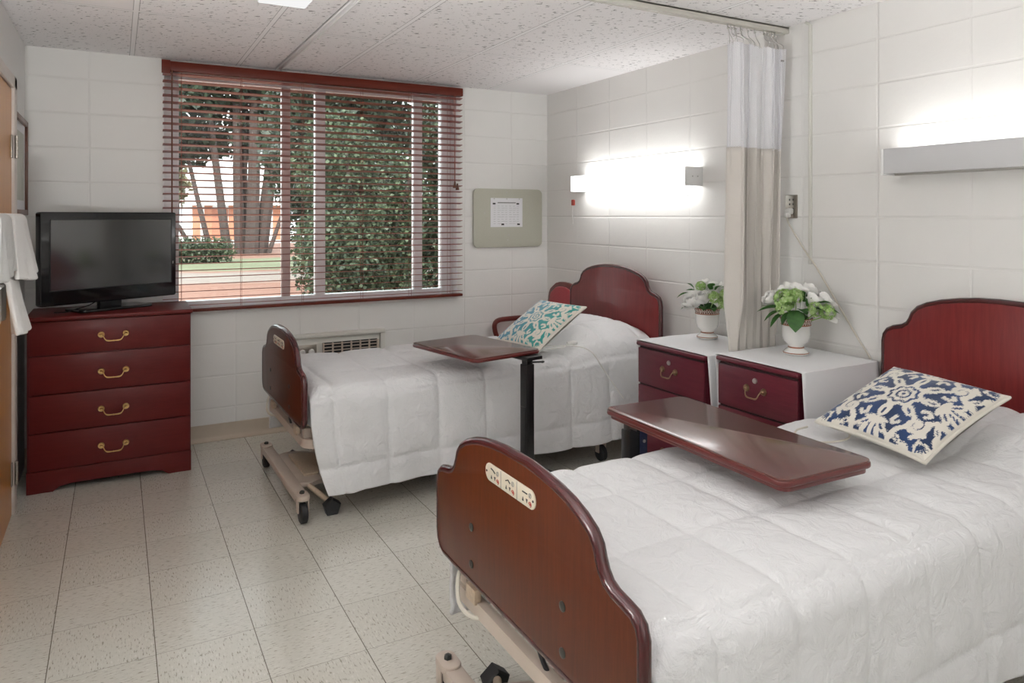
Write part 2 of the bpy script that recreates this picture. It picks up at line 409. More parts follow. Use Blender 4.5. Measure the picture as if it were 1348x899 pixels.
# ------------------------------------------------------------------ window blind
bl = thing('window_blind', 'mahogany wooden slat blind lowered over the window', 'blind', (1.25, 4.885, 0))
X0, X1 = -1.008, 1.008
MB().box(X0, -.032, 2.318, X1, .03, 2.378, .006).box(X0 - .004, -.036, 2.30, X0 + .045, -.03, 2.382, .002).build('headrail', M['headrail'], bl)
sl = MB(); NS = 34
for i in range(NS):
    z = .872 + i * (2.300 - .872) / (NS - 1)
    sag = [rs.uniform(-.0012, .0012) for _ in range(3)]
    P = []
    nseg = 6
    for k in range(nseg + 1):
        x = X0 + .004 + (X1 - X0 - .008) * k / nseg; dz = sag[0] * math.sin(PI * k / nseg) + sag[1] * (k / nseg - .5)
        P.append((x, dz))
    t = .0019; tilt = -.0030
    vs = []
    for x, dz in P:
        vs += [(x, -.0245, z + dz - t - tilt), (x, -.0245, z + dz + t - tilt), (x, .0245, z + dz + t + tilt), (x, .0245, z + dz - t + tilt)]
    fs = [(4 * k + j, 4 * k + (j + 1) % 4, 4 * k + 4 + (j + 1) % 4, 4 * k + 4 + j) for k in range(nseg) for j in range(4)]
    fs += [(0, 1, 2, 3), (4 * nseg + 3, 4 * nseg + 2, 4 * nseg + 1, 4 * nseg)]
    sl.add(vs, fs)
sl.build('slat', M['blind'], bl, smooth=False)
MB().box(X0, -.026, .832, X1, .026, .852, .005).build('bottom_rail', M['headrail'], bl)
for x in (-.90, -.55, -.16, .245, .60, .905):
    q = MB()
    for y in (-.0265, .0265): q.tube([(x, y, .85), (x, y, 2.32)], .0011, 5)
    for i in range(NS):
        z = .869 + i * (2.300 - .872) / (NS - 1); q.tube([(x, -.0265, z), (x, .0265, z)], .0008, 4)
    q.build('ladder_cord', M['blind'], bl)
pc = MB().tube([(.93, -.04, 2.32), (.932, -.042, 1.68)], .002, 6).tube([(.938, -.04, 2.32), (.937, -.042, 1.68)], .002, 6).build('pull_cord', M['blind'], bl)
MB().lathe([(.002, .05), (.007, .046), (.008, .03), (.013, .012), (.015, .004), (.012, 0)], (.934, -.042, 1.635), 12).lathe([(.002, .05), (.007, .046), (.008, .03), (.013, .012), (.015, .004), (.012, 0)], (.955, -.042, 1.62), 12).build('tassel', M['pic_wood'], pc)
MB().tube([(-.955, -.04, 2.31), (-.955, -.042, 1.35)], .0045, 8).tube([(-.955, -.04, 2.325), (-.955, -.04, 2.31)], .003, 6).build('tilt_wand', M['pic_wood'], bl)

# ------------------------------------------------------------------ dresser
def bail(parent, c, axis, wdt, mat, nm='handle', drop=.032):
    """bail pull on a face. axis 'y': face looks to -y, 'x': face looks to -x"""
    q = MB()
    def P(u, o, z): return (c[0] + u, c[1] - o, c[2] + z) if axis == 'y' else (c[0] - o, c[1] - u, c[2] + z)
    pts = [(-.5, .012, 0), (-.47, .021, -.35), (-.40, .025, -.75), (-.28, .026, -.97), (0, .026, -1), (.28, .026, -.97), (.40, .025, -.75), (.47, .021, -.35), (.5, .012, 0)]
    path = smooth_path([P(u * wdt * .84, o, z * drop) for u, o, z in pts], 4)
    rr = [.0026 + .0016 * math.exp(-((i / (len(path) - 1) - .38) / .09) ** 2) + .0016 * math.exp(-((i / (len(path) - 1) - .62) / .09) ** 2) for i in range(len(path))]
    q.tube(path, rr, 8); q.ball(P(0, .026, -drop), .0045, 8)
    h = q.build(nm, mat, parent)
    for s in (-1, 1):
        r = MB(); a = P(s * wdt / 2, 0, 0); b = P(s * wdt / 2, .008, 0); e = P(s * wdt / 2, .016, -.002)
        r.cyl(a, b, .0165, .0135, 18); r.cyl(b, e, .008, .005, 12)
        r.build('rosette', mat, h)
    return h
dr = thing('dresser', 'dark red mahogany four-drawer dresser carrying the television', 'dresser', (-.02, 4.41, 0))
WD = .386
MB().box(-WD + .004, .004, .10, WD - .004, .42, .885, .003).box(-WD, .022, 0.0, -WD + .02, .42, .885, .002).box(WD - .02, .022, 0, WD, .42, .885, .002).build('carcass', M['dresser'], dr)
MB().box(-WD - .008, -.024, .885, WD + .008, .428, .908, .007, 3).build('top', M['dresser'], dr)
pts = [(-WD, 0), (-WD + .115, 0), (-WD + .145, .022), (-WD + .20, .032), (WD - .20, .032), (WD - .145, .022), (WD - .115, 0), (WD, 0), (WD, .112), (-WD, .112)]
MB().prism(pts, -.004, .022, 'y', .002).build('plinth', M['dresser'], dr)
for z0, z1 in ((.116, .306), (.312, .502), (.508, .704), (.710, .880)):
    dd = MB().box(-WD + .012, -.010, z0, WD - .006, .006, z1, .003).build('drawer', M['dresser'], dr)
    bail(dd, (.005, -.010, (z0 + z1) / 2 - .003 + (.0 if z1 < .8 else .006)), 'y', .116, M['brass'])

# ------------------------------------------------------------------ television
TVW, TVH = .743, .496
tv = thing('television', 'black flat screen television standing on the red dresser', 'television', (-.027, 4.622, .908), math.radians(27))
z0 = .046
b = MB().prism(rrect(-TVW / 2, z0, TVW / 2, z0 + TVH, .012), -.02, .035, 'y', .006, 3).box(-TVW / 2 + .06, .03, z0 + .05, TVW / 2 - .14, .062, z0 + TVH - .05, .01).build('bezel', M['gloss'], tv)
for bx in ((-TVW / 2 + .045, z0 + .082, -TVW / 2 + .05, z0 + TVH - .038), (TVW / 2 - .033, z0 + .082, TVW / 2 - .028, z0 + TVH - .038), (-TVW / 2 + .045, z0 + TVH - .043, TVW / 2 - .028, z0 + TVH - .038), (-TVW / 2 + .045, z0 + .077, TVW / 2 - .028, z0 + .082)):
    MB().box(bx[0], -.0225, bx[1], bx[2], -.019, bx[3]).build('screen_rim', M['black'], b)
MB().box(-TVW / 2 + .05, -.0215, z0 + .082, TVW / 2 - .033, -.0195, z0 + TVH - .043).build('screen', M['screen'], tv, smooth=False)
MB().box(TVW / 2 - .022, -.0212, z0 + .19, TVW / 2 - .018, -.0195, z0 + .205).build('power_light', M['steel'], tv)
MB().box(-.06, .0, .010, .06, .045, z0 + .03, .008).build('stand_neck', M['black'], tv)
MB().prism(rrect(-.20, -.085, .20, .12, .03), 0, .013, 'z', .004).build('stand_base', M['gloss'], tv)
MB().tube(smooth_path([(-.05, .05, .05), (-.10, .03, .03), (-.16, .02, .018), (-.22, .03, .004), (-.27, .06, .003)], 5), .003, 6).build('cable', M['black'], tv)

# ------------------------------------------------------------------ left wall: picture, towels
pf = thing('picture_frame', 'narrow wood-framed pale picture on the left wall above the television', 'picture', (XL, 4.585, 1.695))
hw, hh = .285, .262
fr = MB()
fr.box(.0, -hw, -hh, .022, -hw + .03, hh, .004).box(.0, hw - .03, -hh, .022, hw, hh, .004).box(.0, -hw + .03, hh - .03, .022, hw - .03, hh, .004).box(0, -hw + .03, -hh, .022, hw - .03, -hh + .03, .004)
fr.build('frame', M['pic_wood'], pf)
MB().box(.001, -hw + .03, -hh + .03, .008, hw - .03, hh - .03).build('mat_board', M['paper'], pf, smooth=False)
MB().box(.008, -hw + .09, -hh + .08, .0095, hw - .09, hh - .08).build('print', M['art'], pf, smooth=False)
XD = XL + .02
tr = thing('towel_rack', 'two-bar towel rack mounted on the oak door', 'towel rack', (XD, 3.5, 1.3))
for z in (.112, -.135):
    MB().tube([(.06, -.30, z), (.06, .43, z)], .008, 10).build('bar', M['steel'], tr)
    for y in (-.27, .40): MB().box(0, y - .012, z - .03, .006, y + .012, z + .03, .002).tube([(.004, y, z), (.064, y, z)], .006, 8).build('bracket', M['oak'] if z < 0 else M['steel'], tr)
def towel(name, label, y0, y1, ztop, front, back, flare, mat, seed):
    n1, n2 = 46, 26; P = np.zeros((n1, n2, 3)); r = .020; R2 = np.random.RandomState(seed); ph = R2.uniform(0, 6, 3)
    L = front + back + PI * r
    for i in range(n1):
        s = L * i / (n1 - 1)
        for j in range(n2):
            t = j / (n2 - 1)
            y = y0 + (y1 - y0) * t
            if s < back: x, z, dn = -r, ztop - (back - s), 0
            elif s < back + PI * r: a = (s - back) / r; x, z, dn = -r * math.cos(a), ztop + r * math.sin(a), 0
            else: dn = s - back - PI * r; x, z = r, ztop - dn
            q = dn / front
            x += flare * q ** 1.2 * (1 + .35 * math.sin(9 * t + ph[0])) + .012 * q * math.sin(17 * t + ph[1])
            if s < back: x += .004 * math.sin(12 * t)
            y += .10 * q * (t - .35) ; z += .012 * q * math.sin(5 * t + ph[2])
            P[i, j] = (x, y, z)
    o = MB().grid(P).build(name, mat, ang=80, loc=(XD + .06, 0, 0))
    m = o.modifiers.new('th', 'SOLIDIFY'); m.thickness = .018; m.offset = 0
    m = o.modifiers.new('s', 'SUBSURF'); m.levels = m.render_levels = 1
    return tag(o, label, 'towel')
towel('bath_towel', 'white bath towel draped over the upper rack bar at its far end', 3.42, 3.86, 1.412, .245, .22, .035, M['towel'], 3)
towel('hand_towel', 'small white hand towel hung on the lower rack bar', 3.30, 3.56, 1.165, .20, .15, .03, M['towel'], 5)
towel('bath_towel', 'bath towel toned grey for shade on the upper rack bar, behind the white one', 3.04, 3.33, 1.412, .21, .19, .004, M['towel2'], 9)

# ------------------------------------------------------------------ wall heater
ht = thing('wall_heater', 'cream heating unit set into the block wall under the window', 'heater', (1.34, YB, .36))
MB().box(-.32, -.02, -.26, .29, 0, .245, .006).box(-.33, -.045, .245, .325, 0, .275, .006).box(.29, -.035, -.26, .325, 0, .27, .004).box(-.33, -.03, -.26, -.30, 0, .25, .004).build('housing', M['offwhite'], ht)
cp = MB().box(-.28, -.026, .11, -.155, -.018, .20, .002).build('control_plate', M['nickel'], ht)
for x in (-.25, -.19): MB().cyl((x, -.026, .152), (x, -.046, .152), .020, .017, 18).box(x - .004, -.05, .136, x + .004, -.044, .168, .001).build('knob', M['white'], cp)
gr = MB().box(-.115, -.0215, .095, .27, -.0185, .205).build('grille', M['black'], ht, smooth=False)
q = MB()
for k in range(5): q.box(-.115, -.03, .103 + k * .022, .27, -.0215, .109 + k * .022, .001)
for k in range(7): q.box(-.115 + .064 * k - .004 * (k == 6), -.036, .097, -.115 + .064 * k + .010, -.0225, .203, .001)
q.build('louvre', M['beige'], gr)

# ------------------------------------------------------------------ notice board
nb = thing('notice_board', 'olive rounded tack board on the wall beside the window', 'notice board', (2.668, YB, 1.412))
MB().prism(rrect(-.302, -.226, .302, .226, .04), -.022, 0, 'y', .004).build('board', M['tack'], nb)
for x, z in ((.19, .08), (-.21, .04), (-.02, .20), (0, -.13), (-.01, -.17)): MB().cyl((x, -.022, z), (x, -.0235, z), .005, n=10).build('screw', M['steel'], nb)
ps = thing('notice_sheet', 'white printed sheet pinned on the olive tack board', 'paper', (2.648, YB - .0225, 1.455))
MB().box(-.14, -.002, -.112, .14, 0, .112).build('sheet', M['paper'], ps, smooth=False)
q = MB()
q.box(-.08, -.0025, .072, .08, -.002, .080)
for k in range(7):
    x = -.115 + k * .034
    for j in range(9): q.box(x, -.0025, .05 - j * .017, x + .018 + .006 * ((k * j) % 3), -.002, .0515 - j * .017)
q.build('printed_lines', M['greyink'], ps, smooth=False)
for x, z in ((-.11, .068), (.098, .068), (-.035, -.092), (.105, -.092)): MB().box(x - .012, -.0026, z - .006, x + .012, -.002, z + .006).build('printed_mark', M['ink'], ps, smooth=False)
for x in (-.11, 0, .11): MB().cyl((x, -.001, .106), (x, -.008, .106), .004, n=8).build('pin', M['steel'], ps)

# ------------------------------------------------------------------ bed lamps on the right wall
LUM = emit('lit_fluorescent_diffuser', (1.0, .998, .99), 4.0)
LUM_FRONT = emit('lit_front_diffuser', (1.0, .998, .99), 1.6)
def bed_lamp(label, y0, y1, front_lit):
    t = thing('wall_lamp', label, 'lamp', (XR, (y0 + y1) / 2, 1.662), 0, None)
    h = (y1 - y0) / 2; dx = -.13
    hs = MB().box(dx + .03, -h + .012, -.05, 0, h - .012, .05, .002)
    hs.build('housing', M['lampgrey'], t)
    for s in (-1, 1):
        e = MB().box(dx, s * h - .006 - s * .006, -.0565, 0, s * h + .006 - s * .006, .0565, .002).build('end_cap', M['white'], t)
        for u in (.05, .09): MB().cyl((dx + u, s * h, 0), (dx + u, s * (h + .003), 0), .004, n=8).build('screw', M['steel'], e)
    if front_lit:
        MB().box(dx, -h + .012, -.0545, dx + .004, h - .012, .0545, .001).build('front_diffuser', LUM_FRONT, t, smooth=False)
        MB().box(dx + .008, -h + .02, .050, -.012, h - .02, .054).build('upper_diffuser', LUM, t, smooth=False)
        MB().box(dx + .008, -h + .02, -.054, -.012, h - .02, -.050).build('lower_diffuser', LUM, t, smooth=False)
    else:
        MB().box(dx, -h + .012, -.052, dx + .006, h - .012, .0565, .002).build('front_shield', M['lampgrey'], t)
        MB().box(dx + .008, -h + .02, .048, -.012, h - .02, .052).build('upper_diffuser', LUM, t, smooth=False)
        MB().tube([(dx + .012, -h + .02, -.055), (dx + .012, h - .06, -.055)], .007, 10).build('lower_lip', M['steel'], t)
    MB().tube([(dx + .04, -h + .03, -.05), (dx + .04, -h + .03, -.085)], .0012, 5).ball((dx + .04, -h + .03, -.115), .004, 8).tube([(dx + .04, -h + .03, -.085), (dx + .04, -h + .03, -.115)], .0012, 5).build('pull_chain', M['steel'], t)
    return t
bed_lamp('long wall lamp with bright glowing front above the bed by the window', 3.17, 4.39, True)
bed_lamp('long wall lamp with grey metal front above the nearer bed', .735, 1.955, False)
ec = thing('call_switch', 'small red call switch with hanging cord near the window corner', 'switch', (XR, 4.535, 1.53))
MB().prism(rrect(-.018, -.022, .018, .022, .006), -.012, 0, 'x', .003).build('switch_body', M['redink'], ec)
MB().tube([(-.008, .0, -.02), (-.008, .004, -.12), (-.008, 0, -.16)], .002, 6).tube([(-.008, .008, -.02), (-.008, .012, -.09), (-.008, .004, -.16)], .0015, 6).build('switch_cord', M['cordw'], ec)

# ------------------------------------------------------------------ outlet, cords, conduit
ol = thing('wall_outlet', 'bronze outlet plate on the wall beside the curtain', 'outlet', (XR, 2.53, 1.477))
MB().prism(rrect(-.036, -.06, .036, .06, .004), -.006, 0, 'x', .002).build('plate', M['nickel'], ol)
q = MB()
for z in (.035, .012, -.012, -.035):
    for y in (-.012, .010): q.box(-.0072, y - .003, z - .005, -.0055, y + .003, z + .005)
q.build('socket_slots', M['ink'], ol, smooth=False)
cc = thing('plug_in_lead', 'cream call cord plugged into the outlet and hanging down the wall', 'cord', (XR, 2.53, 1.45))
MB().box(-.035, -.018, -.012, -.0075, .018, .018, .006).box(-.05, -.012, -.03, -.02, .012, -.004, .006).build('plug', M['cordw'], cc)
MB().tube(smooth_path([(-.035, 0, -.02), (-.035, -.01, -.06), (-.018, -.09, -.19), (-.010, -.155, -.275), (-.010, -.28, -.45), (-.010, -.38, -.59), (-.012, -.445, -.675), (-.012, -.47, -.78), (-.012, -.475, -.9)], 6), .0042, 8).build('cord_run', M['cord'], cc)
cd = MB().box(-.016, -.0075, 0, 0, .0075, 1.19, .003).tube(smooth_path([(-.01, 0, 1.18), (-.012, .004, 1.192), (-.014, .022, 1.205)], 4), .0075, 8).build('wall_conduit', M['offwhite'], loc=(XR, 2.413, 1.19))
tag(cd, 'thin painted conduit running down the block wall from the ceiling', 'conduit')

# ------------------------------------------------------------------ ceiling: tracks and lights
YT = 2.565
q = MB().box(XL + .02, YT - .019, 2.366, XR - .002, YT - .004, 2.398, .002).box(XL + .02, YT + .004, 2.366, XR - .002, YT + .019, 2.398, .002).box(XL + .02, YT - .019, 2.388, XR - .002, YT + .019, 2.399, .002)
tag(q.build('curtain_track', plain('cream_track', (.58, .56, .50), .4)), 'cream ceiling curtain track running out from the right wall', 'track')
q = MB().box(.912, YT + .03, 2.380, .920, 4.86, 2.399, .002).box(.938, YT + .03, 2.380, .946, 4.86, 2.399, .002).box(.912, YT + .03, 2.391, .946, 4.86, 2.399, .001)
tag(q.build('curtain_track', M['white']), 'thin white ceiling track running out from above the window', 'track')
CL = emit('dim_ceiling_diffuser', (1.0, .99, .985), .46)
CL2 = emit('added_fill_diffuser', (1.0, .998, .99), 1.5)
def ceiling_light(x, y, lx, ly, label, mat):
    t = thing('ceiling_light', label, 'ceiling light', (x, y, H))
    MB().box(-lx, -ly, -.03, lx, ly, -.001, .004).build('housing', M['white'], t)
    MB().box(-lx + .006, -ly + .006, -.078, lx - .006, ly - .006, -.028, .006).build('diffuser', mat, t)
    return t
ceiling_light(.615, 2.545, .105, .61, 'boxy white ceiling light over the floor between door and beds', CL)
ceiling_light(.615, -.30, .105, .61, 'added fill ceiling light out of view at the entrance end of the room', CL2)  # this light and the next are added unseen to fill the room
ceiling_light(1.9, -.30, .105, .61, 'added fill ceiling light out of view at the entrance end, beside the right wall', CL2)

def fill_uplighter(x, y, label, fill_bulb):  # uplighters added out of view to brighten ceiling and walls
    t = thing('added_fill_lamp', label, 'fill lamp', (x, y, 0))
    MB().lathe([(0, 0), (.11, 0), (.11, .015), (.03, .03), (.010, .05), (.010, 1.06), (.02, 1.08), (0, 1.08)]).build('stand', M['steel'], t)
    MB().lathe([(.02, 1.075), (.05, 1.085), (.08, 1.115), (.09, 1.15), (.087, 1.15), (.075, 1.118), (.045, 1.09), (0, 1.085)]).build('bowl_shade', M['white'], t)
    MB().lathe([(0, 1.12), (.05, 1.13), (.07, 1.15), (.05, 1.165), (0, 1.172)]).build('fill_bulb', fill_bulb, t)
UP = emit('added_fill_glow', (1.0, .995, .985), 520.0)
UP2 = emit('added_fill_glow_low', (1.0, .995, .985), 230.0)
fill_uplighter(-.335, 1.5, 'added fill uplighter out of view beside the oak door', UP)
fill_uplighter(.5, -1.2, 'added fill uplighter out of view at the entrance end of the room', UP2)

# ------------------------------------------------------------------ privacy curtain
pcu = thing('privacy_curtain', 'beige privacy curtain with white mesh top gathered between the nightstands', 'curtain', (0, YT - .035, 0))
def fold_xy(t, z):
    # t along the gathered cloth 0..1, from the wall end outwards
    k = (2.285 - z) / 2.0
    x = 2.60 + .365 * t + .012 * k * math.sin(3 * t) + .05 * k * (0.5 - t)
    a = (.017 + .012 * math.sin(7 * t + 1)) * (1 if z > 1.0 else .28 + .72 * max(0, (z - .8) / .2))
    y = 1.5 * a * math.sin(2 * PI * 6.5 * t + .4 * math.sin(1.2 * z + 4 * t)) + .010 * math.sin(2 * PI * 3 * t + 2 * z) * (1 if z > 1.0 else .25 + .75 * max(0, (z - .8) / .2)) + .022 * min(1, max(0, (2.2 - z) / 1.2))
    x += .010 * math.sin(4 * PI * 6.5 * t + .8 * math.sin(1.2 * z + 4 * t))
    return x, y
def sheet(zt, zb, nz, nt, ysh=0):
    P = np.zeros((nz, nt, 3))
    for i in range(nz):
        z = zb + (zt - zb) * i / (nz - 1)
        for j in range(nt):
            x, y = fold_xy(j / (nt - 1), z); P[i, j] = (x, y + ysh, z)
    return P
P = sheet(2.275, 1.755, 24, 170)
for j in range(170): # scalloped top between hooks
    P[-1, j, 2] -= .012 * abs(math.sin(PI * 13 * j / 169)); 
o = MB().grid(P).build('mesh_panel', M['net'], pcu, ang=80)
uvl = o.data.uv_layers.new(name='UVMap'); 
cu = np.zeros(len(o.data.loops) * 2); vi = np.zeros(len(o.data.loops), dtype=np.int32); o.data.loops.foreach_get('vertex_index', vi)
cu[0::2] = (vi % 170) / 169.0; cu[1::2] = (vi // 170) / 23.0 * .8; uvl.data.foreach_set('uv', cu)
P = sheet(1.765, .30, 50, 170)
o = MB().grid(P).build('cloth_panel', M['curtain'], pcu, ang=80); m = o.modifiers.new('th', 'SOLIDIFY'); m.thickness = .003
for t in (.02, .07, .12, .16, .21, .26, .31, .40, .55, .74, .83, .88, .93, .98):
    x, y = fold_xy(t, 2.28)
    MB().tube(smooth_path([(x, y, 2.262), (x + .004, y + .004, 2.285), (x + .004, .035 - .004, 2.32), (x, .035, 2.345), (x - .004, .035 + .002, 2.36), (x, .035, 2.372)], 4), .0017, 6).ball((x, .035, 2.348), .006, 8).build('hook', M['steel'], pcu)
MB().box(2.905, -.04, 2.20, 2.925, -.036, 2.208).build('care_label', M['greyink'], pcu, smooth=False)

# ------------------------------------------------------------------ beds
FOOT = [(0, .857), (.06, .856), (.12, .851), (.18, .842), (.23, .830), (.275, .813), (.31, .793), (.328, .772), (.336, .748), (.346, .725), (.362, .706), (.385, .695), (.42, .688), (.445, .682), (.462, .668), (.470, .645), (.470, .49), (.464, .463), (.45, .444), (.428, .434), (.30, .432)]
HEAD = [(0, 1.107), (.08, 1.104), (.15, 1.096), (.22, 1.083), (.28, 1.065), (.32, 1.045), (.343, 1.02), (.352, .995), (.366, .972), (.39, .955), (.43, .944), (.457, .930), (.470, .910), (.476, .88), (.476, .50), (.468, .472), (.45, .455), (.42, .447), (.3, .447)]
def full(half): return [(y, z) for y, z in half] + [(-y, z) for y, z in reversed(half[1:])]
FOOT = [(y, .645 + (z - .645) * .942) for y, z in FOOT]; HEAD = [(y, .777 + (z - .777) * .96) for y, z in HEAD]
LB = 2.13
def bed(name, label, loc, rz, group=None, base_dy=0.0):
    t = thing(name, label, 'bed', loc, rz, group)
    fo = full(FOOT); ho = full(HEAD)
    fb = MB().prism(fo, -.013, .013, 'x', .003).build('footboard', M['foot'], t, ang=50)
    MB().tube([(0, y, z) for y, z in fo], .0142, 12, closed=True).build('edge_trim', M['trim'], fb)
    cp = MB().prism(rrect(-.105, .752, .145, .797, .0218, 6), -.0165, -.012, 'x', .0015).build('control_panel', M['panelbeige'], fb)
    k = MB(); r_ = MB(); g_ = MB()
    def tri(q, cy, cz, s, up):
        h = s if up else -s
        q.prism([(cy - s * .8, cz - h), (cy + s * .8, cz - h), (cy, cz + h)], -.0172, -.0163, 'x')
    for i, cy in enumerate((.098, .02, -.062)):
        tri(k, cy + .012, .766, .0048, True); tri(k, cy - .006, .766, .0048, False)
        # small bed outline mark, bent differently on every section
        z = .783; a = (.55, -.45, 0)[i]
        pts = [(cy + .014, z + (.004 if i == 0 else -.002 if i == 1 else 0)), (cy + .002, z + (.0015 if i == 0 else .003 if i == 1 else 0)), (cy - .008, z - (.003 if i < 2 else 0))]
        k.tube([(-.0168, p[0], p[1]) for p in pts], .0016, 6)
        g_.tube([(-.0168, cy - .021 + .0055 * math.cos(u), .783 + .0055 * math.sin(u)) for u in np.linspace(0, 2 * PI, 13)[:-1]], .0009, 5, closed=True)
        g_.tube([(-.0168, cy - .021, .7865), (-.0168, cy - .021, .780)], .0009, 5)
        r_.tube([(-.0168, cy - .021 + .006 * math.cos(u), .763 + .0055 * math.sin(u)) for u in np.linspace(0, 1.4 * PI, 10)], .0011, 5)
        r_.box(-.0172, cy - .025, .7605, -.0164, cy - .018, .7655)
    for y in (.060, -.021): g_.box(-.0172, y - .0008, .753, -.0164, y + .0008, .796)
    k.cyl((-.0164, .1365, .7745), (-.0175, .1365, .7745), .003, n=10).cyl((-.0164, -.0965, .7745), (-.0175, -.0965, .7745), .003, n=10)
    k.build('control_symbols', M['ink'], cp, smooth=False); r_.build('lock_symbols', M['redink'], cp, smooth=False); g_.build('unlock_symbols', M['greyink'], cp, smooth=False)
    for y in (-.215, .235):
        for z in (.49, .59): MB().lathe([(.0115, 0), (.0115, .002), (.009, .0035), (0, .0042)], (0, 0, 0), 14, Matrix.Translation((-.013, y, z)) @ Matrix.Rotation(-PI / 2, 4, 'Y')).build('bolt', M['bolt'], fb)
    hb = MB().prism(ho, LB, LB + .025, 'x', .003).build('headboard', M['head'], t, ang=50)
    MB().tube([(LB + .0125, y, z) for y, z in ho], .0142, 12, closed=True).build('edge_trim', M['trim'], hb)
    # rail under the footboard with rounded ends
    def rail(q, pts, hz, tk):
        P2 = pts; n = len(P2); vs = []; fs = []
        for i, (x, y) in enumerate(P2):
            a = Vector(P2[max(i - 1, 0)]); b = Vector(P2[min(i + 1, n - 1)]); d2 = (b - a).normalized(); nx, ny = -d2.y, d2.x
            for sx, z in ((tk, hz - .020), (tk, hz + .021), (-tk, hz + .021), (-tk, hz - .020)): vs.append((x + nx * sx, y + ny * sx, z))
        for i in range(n - 1):
            for j in range(4): fs.append((4 * i + j, 4 * i + (j + 1) % 4, 4 * i + 4 + (j + 1) % 4, 4 * i + 4 + j))
        fs += [(0, 1, 2, 3), (4 * n - 1, 4 * n - 2, 4 * n - 3, 4 * n - 4)]
        return q.add(vs, fs)
    path = [(.20, -.42)] + [(.077 + .055 * math.cos(a), -.365 + .055 * math.sin(a)) for a in np.linspace(-PI / 2, -PI, 7)] + [(.077 + .055 * math.cos(a), .365 + .055 * math.sin(a)) for a in np.linspace(PI, PI / 2, 7)] + [(.20, .42)]
    rail(MB(), path, .354, .014).build('bumper_rail', M['beige'], t, ang=40)
    for y in (-.27, .27):
        MB().box(.016, y - .028, .35, .021, y + .028, .52, .001).box(.0, y - .028, .37, .021, y + .028, .41, .001).build('bracket', M['bracket'], t)
    fr = MB()
    for y in (-.36, .36): fr.box(.02, y - .02, .36, LB, y + .02, .42, .003)
    for x in (.12, 1.0, 2.0): fr.box(x - .02, -.36, .37, x + .02, .36, .41, .003)
    fr.build('deck_frame', M['beige'], t)
    bs = MB()
    for x in (0.0, 1.72): bs.box(x - .028, -.40 + base_dy, .085, x + .03, .40 + base_dy, .125, .008)
    for y in (-.17, .17): bs.box(.10, y - .02 + base_dy, .075, 1.72, y + .02 + base_dy, .115, .004)
    bs.prism([(.03, -.24), (.09, -.26), (.17, -.22), (.24, -.10), (.26, .02), (.24, .14), (.17, .24), (.09, .27), (.03, .25)], .095, .118, 'z', .005, mat=Matrix.Translation((0, base_dy, 0)))
    bs.build('base_frame', M['beige'], t)
    MB().prism([(.07, -.17), (.14, -.17), (.20, -.08), (.22, .02), (.20, .12), (.14, .18), (.07, .18)], .118, .132, 'z', .005, mat=Matrix.Translation((0, base_dy, 0))).build('base_cover', M['bracket'], t)
    sc = MB()
    for x in (.42, 1.45):
        for y in (-.2, .2): sc.tube([(x - .22, y + base_dy, .10), (x + .16, y, .39)], .02, 8)
    sc.build('lift_arm', M['beige'], t)
    k = 0
    for x in (0.0, 1.72):
        for s in (-1, 1):
            y = s * .42 + base_dy; yw = y - (.018 if s < 0 else -.004)
            cs = MB().prism(rrect(x - .03, y - .05, x + .03, y + .045, .028, 6), .108, .132, 'z', .005).box(x - .027, yw - .012, .05, x - .020, yw + .022, .11, .002).box(x + .020, yw - .012, .05, x + .027, yw + .022, .11, .002).build('caster', M['beige'], t)
            MB().lathe([(.012, 0), (.012, .008), (.008, .012), (.0, .013)], (x, y, .132), 6).build('caster_bolt', M['bolt'], cs)
            MB().tube([(x - .017, yw, .046), (x - .012, yw, .046), (x + .012, yw, .046), (x + .017, yw, .046)], [.038, .046, .046, .038], 26).build('wheel', M['rubber'], cs)
            if x == 0:
                xx = x + .145; yy = s * .40 + base_dy
                pd = MB().tube([(xx - .07, y * .6, .10), (xx - .01, yy - s * .035, .055)], .013, 12).build('brake_stem', M['bracket'], t)
                pv = []
                for (dy, rr) in ((-.026, .036), (-.020, .042), (.020, .042), (.026, .036)):
                    pv.append([(xx, yy + dy, .036)])
                q = MB(); n5 = 5; vs = []; fs = []
                for dy, rr in ((-.026, .036), (-.019, .043), (.019, .043), (.026, .036)):
                    for j in range(n5):
                        a = 2 * PI * j / n5 - PI / 2 + PI / 5; vs.append((xx + rr * math.cos(a), yy + dy, .0352 + rr * math.sin(a)))
                for i in range(3):
                    for j in range(n5): fs.append((i * n5 + j, i * n5 + (j + 1) % n5, (i + 1) * n5 + (j + 1) % n5, (i + 1) * n5 + j))
                fs += [tuple(range(n5)), tuple(3 * n5 + j for j in range(n5 - 1, -1, -1))]
                q.add(vs, fs).build('brake_pedal', M['rubber'], pd, ang=20)
    MB().tube(smooth_path([(.03, .33, .45), (.0, .34, .42), (-.02, .30, .36), (.0, .25, .335), (.05, .20, .35), (.12, .12, .37)], 5), .006, 8).build('power_cord', M['cord'], t)
    MB().tube(smooth_path([(.03, -.02, .46), (.02, -.06, .41), (.03, -.12, .35), (.06, -.20, .33), (.10, -.28, .36)], 5), .006, 8).build('control_cable', M['black'], t)
    MB().box(.03, -.44, .42, LB - .02, .44, .585, .04, 3).build('mattress', M['sheet'], t)
    return t
BED_A = ((.752, 3.835, 0), math.radians(.9)); BED_B = ((.852, 1.515, 0), math.radians(.2))
bed('hospital_bed', 'hospital bed by the window with curved mahogany headboard and footboard', *BED_A)
bed('hospital_bed', 'nearer hospital bed with curved mahogany boards and blue cushion', *BED_B)

